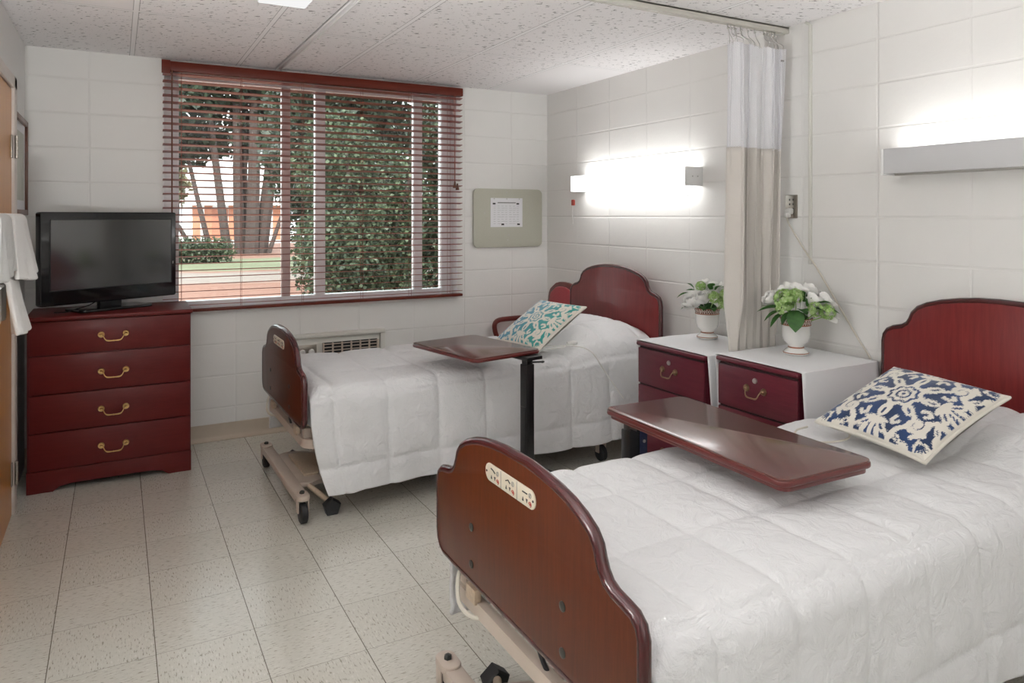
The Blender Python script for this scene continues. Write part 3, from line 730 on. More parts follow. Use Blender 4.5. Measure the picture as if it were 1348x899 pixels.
# ------------------------------------------------------------------ comforters
def comforter(label, loc, rz, seed, near_hem, far_hem, hump, seam_x0, sx=.27, sv=.33, wr=1.0, ff=.07, qp=.015):
    hw = .455; r = .075; top = .612; x0 = .028; x1 = LB - .012
    nu, nv = 260, 200
    Ln = top - near_hem; Lf = top - far_hem
    S0 = -(hw - r) - r * PI / 2 - (Ln - r); S1 = (hw - r) + r * PI / 2 + (Lf - r)
    P = np.zeros((nu, nv, 3)); R2 = random.Random(seed); o1, o2 = R2.uniform(0, 50), R2.uniform(0, 50)
    for i in range(nu):
        x = x0 + (x1 - x0) * i / (nu - 1)
        hz = hump[2] * (1 / (1 + math.exp(-(x - hump[0]) / hump[1])))
        tail = 1 / (1 + math.exp(-(x - (x1 - .04)) / .02)); hz -= .05 * tail
        foot = max(0, 1 - (x - x0) / .07) ** 2 * .05
        for j in range(nv):
            s = S0 + (S1 - S0) * j / (nv - 1)
            sg = -1 if s < 0 else 1; a = abs(s); e = hw - r
            if a <= e: y, z, ny, nz, dn = a, top, 0, 1, 0
            elif a <= e + r * PI / 2:
                th = (a - e) / r; y, z, ny, nz, dn = e + r * math.sin(th), top - r + r * math.cos(th), math.sin(th), math.cos(th), 0
            else:
                dn = a - e - r * PI / 2; y, z, ny, nz = hw, top - r - dn, 1, 0
            L = (Ln if s < 0 else Lf) - r
            q = dn / max(L, .01)
            # hump of the pillow on the top only, narrowing towards the sides
            prof = max(0, 1 - (a / (hw + .02)) ** 4) if a < hw + .05 else 0
            z += hz * (prof * nz + .25 * (1 - nz) * max(0, 1 - q * 2)) - foot * nz
            # hang: outward flare, folds at the hem
            fold = .5 * math.sin(9 * x + 2.5 * noise.noise((x * 2.1 + o1, s, seed)) * 2) + .5 * math.sin(21 * x + o2)
            y += dn * (.07 if s < 0 else ff) + (.020 if s < 0 else .2 * ff) * q * q * fold
            xx = x
            if i < nu * .25 and s < 0: xx += .075 * q ** 2 * max(0, 1 - (x - x0) / .35) ** 1.5
            # quilting
            u = (x - seam_x0) / sx; v = (s - S0 - .12) / sv
            du = abs(u - round(u)) * sx; dv = abs(v - round(v)) * sv
            puff = (1 - math.exp(-(du / .016))) * (1 - math.exp(-(dv / .016)))
            w1 = noise.noise((x * 7 + o1, s * 12, 3)) ; w2 = noise.noise((x * 26 + o2, s * 30, 9)); w3 = noise.noise((x * 3, s * 3 + o1, 5))
            pz = qp * puff + wr * (.0042 * w1 + .0022 * w2) * (.35 + .65 * puff) + .006 * w3 * (1 if a < e else .8)
            if dn > 0: pz += .006 * wr * noise.noise((x * 9 + s * 5, s * 7 - x * 6, 17)) * min(1, dn * 6)
            P[i, j] = (xx, sg * (y + ny * pz), z + nz * pz)
    o = MB().grid(P).build('comforter', M['sheet'], None, ang=80, loc=loc)
    o.rotation_euler = (0, 0, rz)
    m = o.modifiers.new('th', 'SOLIDIFY'); m.thickness = .012; m.offset = -1
    return tag(o, label, 'comforter')
comforter('white quilted comforter covering the bed by the window', *BED_A, 1, .125, .20, (1.62, .055, .15), .14, .27, .33, .9)
comforter('white quilted comforter covering the nearer bed', *BED_B, 2, .195, .235, (1.72, .055, .10), .20, .235, .30, 1.25, .03, .014)

# ------------------------------------------------------------------ ikat cushions
def ikat(n):
    """white-thread mask on an n x n grid, u,v in -1..1"""
    u, v = np.meshgrid(np.linspace(-1, 1, n), np.linspace(-1, 1, n), indexing='ij')
    R3 = np.random.RandomState(4)
    jag = np.repeat(R3.uniform(-1, 1, (n // 2 + 1, n)), 2, axis=0)[:n]   # warp-dyed: edges run out along one thread direction
    vv = v + .022 * jag; uu = u
    W = np.zeros_like(u, bool); D = np.zeros_like(u, bool)
    au, av = np.abs(uu), np.abs(vv)
    def stroke(pts, wd, A=au, B=av):
        dmin = np.full(u.shape, 9.0)
        for (ax, ay), (bx, by) in zip(pts[:-1], pts[1:]):
            dx, dy = bx - ax, by - ay; L2 = dx * dx + dy * dy + 1e-9
            t = np.clip(((A - ax) * dx + (B - ay) * dy) / L2, 0, 1)
            dmin = np.minimum(dmin, np.hypot(A - ax - t * dx, B - ay - t * dy))
        return dmin < wd
    def ell(cx, cy, rx, ry, ang, A=au, B=av):
        c, s = math.cos(ang), math.sin(ang); X = (A - cx) * c + (B - cy) * s; Y = -(A - cx) * s + (B - cy) * c
        return (X / rx) ** 2 + (Y / ry) ** 2
    # centre rosette: ring of broad petals with open hearts
    r = np.hypot(uu, vv); th = np.arctan2(vv, uu)
    W |= r < .33 + .05 * np.cos(8 * th); D |= (np.abs(r - .205 - .02 * np.cos(8 * th)) < .022); D |= np.abs(r - .10) < .018; D |= r < .03
    for k in range(8):
        a = k * PI / 4; ln = .46 if k % 2 == 0 else .43
        e = ell(ln * math.cos(a), ln * math.sin(a), .17, .088, a, uu, vv); W |= e < 1; D |= ell((ln + .03) * math.cos(a), (ln + .03) * math.sin(a), .075, .022, a, uu, vv) < 1
    # scrolls on the diagonals
    def spiral(cx, cy, r0, r1, a0, turns):
        return [(cx + (r0 + (r1 - r0) * t) * math.cos(a0 + 2 * PI * turns * t), cy + (r0 + (r1 - r0) * t) * math.sin(a0 + 2 * PI * turns * t)) for t in np.linspace(0, 1, 26)]
    W |= stroke(spiral(.60, .55, .175, .02, -.8, 1.3), .050)
    W |= stroke([(.73, .42), (.84, .32), (.97, .30)], .05); W |= stroke([(.47, .68), (.38, .78), (.33, .97)], .045)
    W |= stroke([(.50, .42), (.40, .36)], .04)
    # leaves and scallops along the axes
    for A, B in ((au, av), (av, au)):
        W |= stroke([(.66, .0), (.99, .0)], .035, A, B)
        for cx, cy, rx, ry, an in ((.80, .13, .16, .065, .75), (.68, .11, .10, .042, 1.3), (.93, .12, .10, .045, .5), (.90, .46, .11, .05, 1.0), (.97, .62, .09, .05, 1.4)):
            W |= ell(cx, cy, rx, ry, an, A, B) < 1
        for cx, cy, rx, ry, an in ((.82, .145, .075, .02, .75), (.905, .465, .05, .015, 1.0)):
            D |= ell(cx, cy, rx, ry, an, A, B) < 1
        W |= stroke([(.86, .23), (.95, .34), (.88, .40)], .035, A, B)
        W |= stroke([(.52, .24), (.62, .22), (.68, .28), (.62, .34)], .035, A, B)
    # corner fans
    for k, a in enumerate((.05, .42, .785, 1.15, 1.52)):
        c = (.82 + .09 * math.cos(a), .82 + .09 * math.sin(a)); W |= ell(c[0], c[1], .15, .055, a) < 1; D |= ell(c[0], c[1], .07, .016, a) < 1
    W |= stroke([(.66, .80), (.74, .72), (.80, .66)], .04); W |= stroke([(.78, .90), (.90, .78)], .03)
    W &= ~D
    W |= (np.abs(u) > .985) | (np.abs(v) > .985)
    return W
NC = 210
MASK = ikat(NC)
def cushion(label, center, X, Y, Z, size, mat, ground, thick):
    t = thing('cushion', label, 'cushion')
    t.matrix_world = Matrix(((X[0], Y[0], Z[0], center[0]), (X[1], Y[1], Z[1], center[1]), (X[2], Y[2], Z[2], center[2]), (0, 0, 0, 1)))
    u, v = np.meshgrid(np.linspace(-1, 1, NC), np.linspace(-1, 1, NC), indexing='ij')
    h = size / 2
    px = h * u * (1 - .075 * (1 - v ** 2) * np.abs(u) ** 2); py = h * v * (1 - .075 * (1 - u ** 2) * np.abs(v) ** 2)
    dome = np.power(np.clip((1 - u ** 2) * (1 - v ** 2), 0, 1), .42)
    wob = np.array([[noise.noise((a * 2.2, b * 2.2, size * 9)) for b in np.linspace(-1, 1, NC)] for a in np.linspace(-1, 1, NC)])
    pz = thick * dome * (1 + .10 * wob) + .004
    o = MB().grid(np.stack([px, py, pz], -1)).build('patterned_front', mat, t, ang=180)
    at = o.data.color_attributes.new('Col', 'FLOAT_COLOR', 'POINT')
    g = ground(u, v)
    col = np.where(MASK[..., None], np.array((.72, .68, .60)), g); col = np.concatenate([col, np.ones(col.shape[:2] + (1,))], -1)
    at.data.foreach_set('color', col.reshape(-1).astype(np.float32))
    k = 5
    q = MB().grid(np.stack([px, py, -.75 * thick * dome - .004], -1)[::k, ::k])
    ring = [(px[i, 0], py[i, 0], 0) for i in range(0, NC, 6)] + [(px[-1, j], py[-1, j], 0) for j in range(0, NC, 6)] + [(px[i, -1], py[i, -1], 0) for i in range(NC - 1, 0, -6)] + [(px[0, j], py[0, j], 0) for j in range(NC - 1, 0, -6)]
    ob = q.build('back', M['cushback'], t, ang=180)
    MB().tube(ring, .0065, 8, closed=True).build('piping', M['cushback'], t, ang=180)
    return t
def orth(A, B, C, D):
    A, B, C, D = map(Vector, (A, B, C, D)); c = (A + B + C + D) / 4; X = ((B - A) + (C - D)).normalized(); Y = ((D - A) + (C - B)); Z = X.cross(Y).normalized(); Y = Z.cross(X)
    return c, X, Y, Z
c, X, Y, Z = orth((2.234, 1.753, .681), (2.194, 1.335, .668), (2.58, 1.289, .827), (2.621, 1.707, .84))
navy = lambda u, v: np.broadcast_to(np.array((.010, .036, .115)), u.shape + (3,)) * (1 + .25 * np.sin(9 * u + 5 * v))[..., None]
cushion('navy and cream ikat cushion leaning on the pillow end of the nearer bed', c, X, Y, Z, .43, M['cushblue'], navy, .062)
c, X, Y, Z = orth((2.018, 3.87, .672), (2.072, 3.457, .672), (2.423, 3.505, .889), (2.37, 3.917, .886))
def teal(u, v):
    k = np.clip((u + .7) / 1.3, 0, 1)[..., None]
    return (1 - k) * np.array((.10, .28, .42)) + k * np.array((.035, .32, .29))
cushion('teal and white ikat cushion propped on the bed by the window', c, X, Y, Z, .42, M['cushteal'], teal, .055)

# ------------------------------------------------------------------ overbed tables
def overbed(label, c, rz, w_, l_, z, post, lip, side):
    """post: local (x,y) of the column; base legs run towards +y/-y (side) under the bed"""
    t = thing('overbed_table', label, 'table', (c[0], c[1], 0), rz)
    MB().prism(rrect(-w_ / 2, -l_ / 2, w_ / 2, l_ / 2, .035, 6), z - .006, z, 'z', .002).build('table_top', M['table'], t)
    MB().prism(rrect(-w_ / 2 - .003, -l_ / 2 - .003, w_ / 2 + .003, l_ / 2 + .003, .037, 6), z - .022, z - .0045, 'z', .006, 3).build('edge_band', M['tedge'], t)
    if lip: MB().prism(rrect(-w_ / 2 + .012, -l_ / 2 + .006, w_ / 2 - .012, l_ / 2 - .006, .03, 6), z - .038, z - .022, 'z', .004).build('under_panel', M['tedge'], t)
    zu = z - (.038 if lip else .022)
    px, py = post
    MB().box(px - .05, py - .06, zu - .018, px + .05, py + .10 * side, zu, .002).box(px - .018, py - .022, zu - .05, px + .018, py + .022, zu - .016, .002).build('support_plate', M['black'], t)
    MB().tube([(px + .01, py - .02, zu - .035), (px + .075, py - .03, zu - .04)], .005, 8).ball((px + .078, py - .03, zu - .04), .009, 10, (1.4, 1, .7)).build('release_lever', M['black'], t)
    cl = MB().box(px - .026, py - .026, .05, px + .026, py + .026, zu - .045, .004).box(px - .031, py - .020, .05, px + .031, py + .020, .46, .004).build('column', M['black'], t)
    if lip:
        br = MB().box(px + .020, py - .030, zu - .14, px + .052, py - .025, zu - .0, .001).build('bracket_plate', M['navy'], t)
        for k in (.045, .085): MB().cyl((px + .036, py - .030, zu - k), (px + .036, py - .034, zu - k), .006, n=12).build('screw', M['steel'], br)
    bs = MB().box(px - .22, py - .03, .045, px + .22, py + .03, .07, .006)
    for x in (-.20, .20): bs.box(px + x - .02, min(py - .03, py + side * .62), .045, px + x + .02, max(py + .03, py + side * .62), .068, .005)
    bs.build('base', M['black'], t)
    for x in (-.20, .20):
        for y in (0, side * .60): MB().tube([(px + x - .012, py + y, .024), (px + x + .012, py + y, .024)], .024, 16).build('caster', M['rubber'], t)
    return t
overbed('brown overbed table across the bed by the window, black column in front', (1.66, 3.427), math.radians(10.5), .425, .585, .742, (.125, -.283), False, 1)
overbed('long mahogany overbed table across the nearer bed', (1.754, 1.74), math.radians(-1.5), .372, .835, .722, (-.095, .375), True, -1)

# ------------------------------------------------------------------ nightstands and cloths
def nightstand(label, x, y0, y1, ztop, clab, near_drop, far_drop, xb=3.0):
    t = thing('nightstand', label, 'nightstand', (x, (y0 + y1) / 2, 0))
    h = (y1 - y0) / 2; D_ = xb - x
    MB().box(.012, -h + .008, .04, D_, h - .008, ztop - .022, .003).box(.04, -h + .02, 0, D_ - .02, h - .02, .045).build('carcass', M['night'], t)
    MB().box(-.012, -h - .004, ztop - .024, D_, h + .004, ztop - .003, .008, 3).build('top', M['night'], t)
    MB().box(.004, -h + .012, .05, .0125, h - .012, ztop - .028).build('face_gap', M['dresser_dark'], t, smooth=False)
    for a, b in ((ztop - .225, ztop - .036), (ztop - .425, ztop - .235), (ztop - .68, ztop - .435)):
        dd = MB().box(-.004, -h + .004, a, .010, h - .006, b, .003).build('drawer', M['night'], t)
        zc = (a + b) / 2
        bail(dd, (-.004, 0, zc + .012), 'x', .098, M['bronze'], drop=.034)
        if b > ztop - .1: MB().cyl((-.004, 0, zc + .052), (-.010, 0, zc + .052), .013, .011, 18).box(-.0108, -.0012, zc + .046, -.0098, .0012, zc + .058).build('lock', M['steel'], dd)
    # linen over the top hanging down both sides
    r = .006; xs = np.linspace(.002, D_ - .005, 22); prof = []
    e = h + .010
    for k in np.linspace(0, 1, 16): prof.append((-e - .004, ztop - near_drop * (1 - k), (1 - k)))
    for k in np.linspace(-1, 1, 24)[1:-1]: prof.append((k * e, ztop + .002, 0))
    for k in np.linspace(0, 1, 16): prof.append((e + .004, ztop - far_drop * k, k))
    P = np.zeros((len(xs), len(prof), 3))
    for i, xx in enumerate(xs):
        for j, (y, z, k) in enumerate(prof):
            sgn = -1 if y < 0 else 1
            yy = y + sgn * (.004 + .006 * math.sin(14 * xx + y * 3 + x)) * k
            P[i, j] = (xx + (.02 * k if i == 0 else 0), yy, z + .0008 * math.sin(31 * xx) * (k == 0) - (0.0 if k else 0))
    o = MB().grid(P).build('tablecloth', M['linen'], None, ang=60, loc=(x, (y0 + y1) / 2, 0))
    m = o.modifiers.new('th', 'SOLIDIFY'); m.thickness = .0022; m.offset = 1
    tag(o, clab, 'tablecloth')
    return t
nightstand('purplish mahogany nightstand beside the bed by the window', 2.50, 2.60, 3.11, .749, 'white cloth over the nightstand beside the bed by the window', .30, .33)
nightstand('purplish mahogany nightstand beside the nearer bed', 2.49, 2.045, 2.505, .774, 'white cloth over the nightstand beside the nearer bed', .42, .30)

# ------------------------------------------------------------------ vases of flowers
def petal_cup(q, c, r, R, tilt):
    """layered bloom: each petal a cupped patch that bulges from the base and opens at the rim"""
    rot = Matrix.Rotation(tilt[0], 3, 'X') @ Matrix.Rotation(tilt[1], 3, 'Y')
    for m_, sc_, top, wd in ((3, .42, 30, .95), (4, .64, 45, .85), (5, .84, 62, .75), (6, 1.0, 84, .62)):
        a0 = R.uniform(0, 6)
        for k in range(m_):
            az = a0 + 2 * PI * k / m_ + R.uniform(-.15, .15); tp = math.radians(top + R.uniform(-9, 12)); rr = r * sc_ * R.uniform(.94, 1.06); ph = R.uniform(0, 6)
            vs = []; nu_, nv_ = 7, 6
            for i in range(nv_):
                v = i / (nv_ - 1); th = math.radians(168) + (tp - math.radians(168)) * v
                for j in range(nu_):
                    u = j / (nu_ - 1) * 2 - 1
                    t2 = th + .30 * u * u * v; a = az + u * wd * (.35 + .65 * v ** .6)
                    ra = rr * (1 + .10 * v * math.sin(3.2 * u + ph) + (.22 * v ** 4 if sc_ > .8 else .05 * v ** 3))
                    vs.append(tuple(Vector(c) + rot @ Vector((ra * math.sin(t2) * math.cos(a), ra * math.sin(t2) * math.sin(a), ra * .92 * math.cos(t2)))))
            q.add(vs, [(i * nu_ + j, i * nu_ + j + 1, i * nu_ + nu_ + 1 + j, i * nu_ + nu_ + j) for i in range(nv_ - 1) for j in range(nu_ - 1)])
def leafshape(q, c, d, L, w_, R, droop=.3):
    d = Vector(d).normalized(); s_ = d.cross(Vector((0, 0, 1)));
    s_ = s_.normalized() if s_.length > .01 else Vector((1, 0, 0)); up = s_.cross(d); pts = []
    for i in range(6):
        t_ = i / 5; wd = w_ * math.sin(PI * min(1, .08 + .92 * t_)) ** .75 if i < 5 else 0
        for j in (-1, 0, 1): pts.append(Vector(c) + d * L * t_ + s_ * wd * j + up * (.12 * L * abs(j) * math.sin(PI * t_)) + Vector((0, 0, -droop * L * t_ * t_)))
    q.add([tuple(p) for p in pts], [(i * 3 + j, i * 3 + j + 1, i * 3 + 4 + j, i * 3 + 3 + j) for i in range(5) for j in range(2)])
def vase(label, loc, whites, greens, leaves, seed, k=1.0):
    R = random.Random(seed)
    t = thing('flower_vase', label, 'vase of flowers', loc)
    prof = [(.0, 0), (.050, 0), (.056, .004), (.055, .014), (.046, .022), (.034, .030), (.032, .038), (.042, .048), (.056, .064), (.062, .085), (.063, .115), (.0635, .138)]
    MB().lathe([(r * k, z * k) for r, z in prof]).build('vase_body', M['porcelain'], t, ang=60)
    MB().lathe([(r * k, z * k) for r, z in ((.0635, .138), (.066, .150), (.072, .168), (.069, .168), (.060, .140), (0, .135))]).build('rim_band', M['band'], t, ang=40)
    for r, z, rr in ((.0555, .010, .0022), (.0335, .034, .003), (.064, .138, .0028), (.0718, .167, .002)):
        MB().tube([(r * k * math.cos(a), r * k * math.sin(a), z * k) for a in np.linspace(0, 2 * PI, 33)[:-1]], rr * k, 6, closed=True).build('copper_line', M['copper'], t)
    MB().ball((0, 0, .165 * k), .055 * k, 10, (1, 1, .6)).build('foam', M['leaf'], t)
    for x, y, z, r in whites:
        q = MB(); petal_cup(q, (x, y, z - r * .15), r * .86, R, (-y * 7, x * 7))
        q.tube([(x * .3, y * .3, .15 * k), (x, y, z - r * .3)], .0025, 5)
        q.build('white_bloom', M['petal'], t, ang=180)
    for x, y, z, r in greens:
        q = MB()
        for m_ in range(80):
            d = Vector((R.gauss(0, 1), R.gauss(0, 1), R.gauss(.25, 1))).normalized(); p = Vector((x, y, z)) + d * r * R.uniform(.85, 1.0)
            a0 = R.uniform(0, PI); s1 = d.orthogonal().normalized(); s2 = d.cross(s1)
            for b_ in range(4):
                a = a0 + b_ * PI / 2; e1 = s1 * math.cos(a) + s2 * math.sin(a); e2 = s2 * math.cos(a) - s1 * math.sin(a); L = r * .30
                q.add([tuple(p), tuple(p + e1 * L * .6 + e2 * L * .45 + d * L * .1), tuple(p + e1 * L + d * L * .2), tuple(p + e1 * L * .6 - e2 * L * .45 + d * L * .1)], [(0, 1, 2, 3)])
        q.tube([(x * .3, y * .3, .15 * k), (x, y, z - r * .5)], .0025, 5)
        q.build('green_bloom', M['hydr'], t, ang=30)
    for x, y, z, dx, dy, dz, L, w_ in leaves:
        q = MB(); leafshape(q, (x, y, z), (dx, dy, dz), L, w_, R); q.build('leaf', M['leaf'], t, ang=180)
# view direction at the vases is roughly (.75,.66); screen-right is (.66,-.75)
SRt = Vector((.62, -.78, 0)); SF = Vector((-.78, -.62, 0))   # screen right, towards the viewer
def place(lst): return [tuple((SRt * a + SF * b)[:2]) + (z, r) for a, b, z, r in lst]
def leaves(lst):
    out = []
    for a, b, z, da, db, dz, L, w_ in lst:
        p = SRt * a + SF * b; d_ = SRt * da + SF * db
        out.append((p.x, p.y, z, d_.x, d_.y, dz, L, w_))
    return out
whA = place([(-.075, .06, .222, .058), (-.02, .075, .245, .052), (-.085, .01, .25, .045), (.03, -.05, .295, .048), (-.02, -.06, .30, .048), (.085, -.04, .28, .045)])
grA = place([(.045, .075, .235, .032), (.105, .03, .235, .046), (.10, .05, .205, .038), (-.035, .0, .285, .028)])
lvA = leaves([(-.05, 0, .25, -1, .2, .5, .075, .018), (-.07, 0, .27, -.8, .1, .9, .065, .020), (-.10, .02, .25, -1, .3, -.2, .065, .008), (-.06, .04, .19, -1, .3, -.1, .08, .014), (.01, .05, .17, -.3, 1, .2, .06, .022), (.03, .06, .175, .4, 1, .1, .06, .022), (-.01, .06, .18, 0, 1, .1, .055, .02), (.02, .0, .27, .2, .4, 1, .06, .022), (.045, .02, .27, .7, .3, .8, .06, .02), (.07, 0, .28, 1, 0, .3, .06, .012), (.0, .05, .2, .2, 1, .5, .06, .02)])
vase('white vase of white and green flowers next to the bed by the window', (2.858, 2.955, .754), whA, grA, lvA, 3)
whB = place([(-.115, .03, .272, .046), (-.07, -.04, .295, .045), (-.02, -.05, .315, .05), (.025, -.02, .305, .046), (.085, .02, .275, .050), (.14, -.01, .26, .055), (.155, .0, .205, .042), (.06, -.06, .31, .042)])
grB = place([(-.045, .07, .262, .050), (-.055, .07, .225, .036), (.0, .06, .28, .034), (.085, .065, .222, .034), (.135, .05, .212, .036)])
lvB = leaves([(-.05, .06, .22, -1, .2, .15, .125, .013), (-.06, .05, .21, -.9, .4, -.3, .09, .017), (-.05, .06, .20, -.7, .5, -.5, .085, .02), (-.03, .07, .205, -.5, .6, -.7, .06, .017), (.0, .075, .215, 0, .5, -.75, .085, .040), (.02, .06, .22, .3, .8, .1, .06, .026), (-.01, .06, .21, -.2, 1, .2, .05, .024), (.035, .02, .25, -.15, .3, 1, .085, .017), (.05, .03, .23, .3, .4, 1, .075, .015), (.08, .05, .24, .9, .3, .5, .085, .014), (.07, .05, .225, 1, .3, .0, .08, .018), (.10, .05, .225, 1, .2, .1, .09, .012), (.02, .06, .2, .5, .8, .3, .06, .02)])
vase('white vase of flowers on the nightstand beside the curtain', (2.80, 2.315, .779), whB, grB, lvB, 8, 1.02)

# ------------------------------------------------------------------ call pendants on the beds
pn = thing('call_button', 'white call button with cord lying on the bed by the window', 'call button', (2.28, 3.50, .675))
MB().tube(smooth_path([(.0, -.02, .015), (.03, -.03, .018), (.055, -.035, .02)], 4), [.013] * 3 + [.015] * 3 + [.011] * 3, 10).build('button_grip', M['cordw'], pn)
MB().tube(smooth_path([(0, -.02, .015), (-.05, -.06, .006), (-.12, -.05, .004), (-.17, -.02, .004), (-.13, .01, .006), (-.07, .0, .006), (-.10, -.035, .012), (.0, -.06, .010), (.06, -.10, .0), (.10, -.135, -.03), (.15, -.155, -.11), (.22, -.165, -.21), (.29, -.17, -.30)], 6), .0038, 8).build('button_cord', M['cordw'], pn)
q = MB().tube(smooth_path([(.10, .11, .0), (.03, .10, .0), (-.03, .05, .0), (-.03, -.02, .0), (.03, -.06, .002), (.10, -.06, .003), (.15, -.03, .004)], 6), .0035, 8).build('pendant_lead', M['cord'], loc=(2.15, 1.70, .645))
tag(q, 'cream cord looped on the nearer bed beside the navy cushion', 'cord')

# ------------------------------------------------------------------ corner chair
ch = thing('armchair', 'mahogany armchair with red padded back in the corner by the window', 'chair', (2.755, 4.625, -.012))
bo = [(0, .935), (.06, .932), (.11, .920), (.145, .898), (.165, .885), (.185, .87), (.20, .84), (.205, .80), (.20, .52), (0, .50)]
bo = full(bo)
bi = [(y * .80, .72 + (z - .72) * .84) for y, z in bo]
lean = Matrix.Translation((.20, 0, 0)) @ Matrix.Shear('YZ', 4, (0, 0)) 
sh = Matrix(((1, 0, .09, .17), (0, 1, 0, 0), (0, 0, 1, 0), (0, 0, 0, 1)))
MB().prism(bo, -.015, .015, 'x', .006, mat=sh).build('back_frame', M['chairwood'], ch)
MB().prism(bi, -.030, -.010, 'x', .010, 3, mat=sh).build('back_pad', M['redfab'], ch)
MB().prism(rrect(-.25, -.22, .20, .22, .04), .40, .475, 'z', .02, 3).build('seat', M['redfab'], ch)
MB().box(-.24, -.22, .35, .20, .22, .40, .006).build('seat_frame', M['chairwood'], ch)
for s in (-1, 1):
    MB().tube(smooth_path([(.215, s * .225, .640), (.10, s * .235, .648), (-.12, s * .24, .648), (-.20, s * .24, .640), (-.228, s * .24, .61), (-.225, s * .238, .56), (-.20, s * .235, .48), (-.195, s * .23, .38)], 6), .019, 10).build('arm', M['chairwood'], ch)
    MB().tube([(-.205, s * .21, 0), (-.20, s * .215, .38)], [.016, .022], 10).build('leg', M['chairwood'], ch)
    MB().tube([(.24, s * .20, 0), (.19, s * .20, .38), (.235, s * .20, .70)], [.016, .022, .016], 10).build('leg', M['chairwood'], ch)

# ------------------------------------------------------------------ outdoors
GZ = -.15
def ground_mat():
    q = N('yard_ground'); p, x, y, z = q.pos()
    wob = q.math('MULTIPLY', q.math('SUBTRACT', q.noise(p, .25, 3), .5), 3.5)
    yy = q.math('ADD', y, wob)
    straw = q.mix(q.noise(p, 14, 5, .7), (.15, .062, .042), (.24, .125, .088))
    lawn = q.mix(q.noise(p, 9, 5, .7), (.10, .11, .06), (.16, .17, .10))
    sand = q.mix(q.noise(p, 7, 4), (.17, .135, .115), (.22, .185, .165))
    c = q.mix(q.math('MULTIPLY', q.step(yy, 17.5, 18.5), q.step(yy, 22, 21)), straw, sand)
    c = q.mix(q.math('MULTIPLY', q.step(yy, 22, 22.6), q.step(yy, 28.5, 27.5)), c, lawn)
    c = q.mix(q.step(yy, 42, 43), c, (.40, .39, .38))
    q.bsdf(c, .95, 0, q.bump(q.noise(p, 30, 3), .4, .03)); return q.m
gp = MB().box(-40, 5.14, GZ - .3, 60, 75, GZ).build('ground', ground_mat(), smooth=False); struct(gp)
bark = plain('grey_bark', (.055, .040, .036), .9, 0, .35, 9, .4)
def leaf_cloud(q, c, rad, n, sz, R):
    """leaf quads through an ellipsoid, denser towards its skin"""
    for _ in range(n):
        d = Vector((R.gauss(0, 1), R.gauss(0, 1), R.gauss(0, 1))).normalized(); k = R.random() ** .45
        p = Vector((c[0] + d.x * rad[0] * k, c[1] + d.y * rad[1] * k, c[2] + d.z * rad[2] * k))
        a = Vector((R.gauss(0, 1), R.gauss(0, 1), R.gauss(0, .6))).normalized(); b = a.orthogonal().normalized()
        b = (Matrix.Rotation(R.uniform(0, 2 * PI), 3, a) @ b) * sz * R.uniform(.25, .45); a = a * sz * R.uniform(.6, 1.1)
        q.add([tuple(p), tuple(p + a * .5 + b), tuple(p + a), tuple(p + a * .5 - b)], [(0, 1, 2, 3)])
G1 = leaf_mat('evergreen_leaves', (.014, .024, .014), (.050, .070, .042), .8)
G2 = leaf_mat('shrub_leaves', (.018, .032, .018), (.095, .125, .066), 1.5)
G3 = leaf_mat('autumn_leaves', (.07, .075, .035), (.20, .18, .10), .8)
def tree(label, base, stems, clouds, mat, seed, name='tree', sz=.3):
    R = random.Random(seed); t = thing(name, label, 'tree' if 'tree' in name else 'shrub', (base[0], base[1], GZ))
    for pth, r0, r1 in stems:
        n_ = len(pth); MB().tube(smooth_path(pth, 4), list(np.linspace(r0, r1, (n_ - 1) * 4 + 1)), 9).build('trunk', bark, t)
    q = MB()
    for c_, rad, n in clouds: leaf_cloud(q, c_, rad, n, sz, R)
    q.build('foliage', mat, t, smooth=False)
    return t
tree('tall evergreen with many spreading trunks seen through the window', (4.3, 31.6), [
    ([(-.3, 0, 0), (-.6, 0, 2.5), (-1.1, 0, 6.5)], .20, .12), ([(-.9, .3, 0), (-1.35, .3, 2), (-2.0, .2, 5)], .13, .07), ([(-1.5, .2, 0), (-2.4, .2, 1.6), (-4.2, .2, 4.2)], .10, .07),
    ([(.2, 0, 0), (.1, 0, 3), (.05, 0, 7)], .24, .15), ([(.6, -.2, 0), (.7, -.2, 3), (.8, 0, 7.5)], .30, .2), ([(1.0, .1, 0), (1.35, 0, 3), (1.7, 0, 7)], .32, .2), ([(1.3, -.2, 0), (2.0, -.2, 2), (3.0, -.2, 4)], .10, .06), ([(.4, .4, 0), (.4, .4, 3), (.45, .3, 7)], .16, .12)],
    [((-2.8, 0, 6.3), (2.2, 2, 1.9), 2600), ((-2.2, .8, 4.6), (1.9, 1.2, 1.1), 1500), ((.9, .9, 5.2), (2.2, 1.2, 1.5), 1500), ((-4.2, .4, 6.6), (1.6, 1.5, 2.2), 1700), ((.4, .6, 7.6), (2.8, 2, 1.7), 3000), ((3.0, -.3, 5.7), (2.2, 2, 2.3), 2800), ((-3.4, -.2, 4.4), (1.3, 1.2, .9), 900), ((2.9, 0, 3.3), (1.2, 1, .9), 800), ((-1.2, .5, 8.5), (3, 2, 1.5), 1800)], G1, 21, sz=.36)
tree('yellowing tree beside the white building beyond the lawn', (2.6, 41), [([(0, 0, 0), (.1, 0, 2), (0, 0, 4)], .2, .12)], [((-.6, 0, 3.2), (1.3, 1.2, 1.5), 1500), ((-.8, 0, 4.6), (1.3, 1.3, 1.2), 1000)], G3, 22, sz=.4)
hd = MB(); R = random.Random(5); 
for k in range(6): leaf_cloud(hd, (-1.0 + k * .36, 0, .42), (.42, .5, .46), 700, .11, R)
hdt = thing('hedge', 'low clipped hedge in front of the many-trunked tree', 'hedge', (2.35, 26.0, GZ)); hd.build('foliage', G2, hdt, smooth=False)
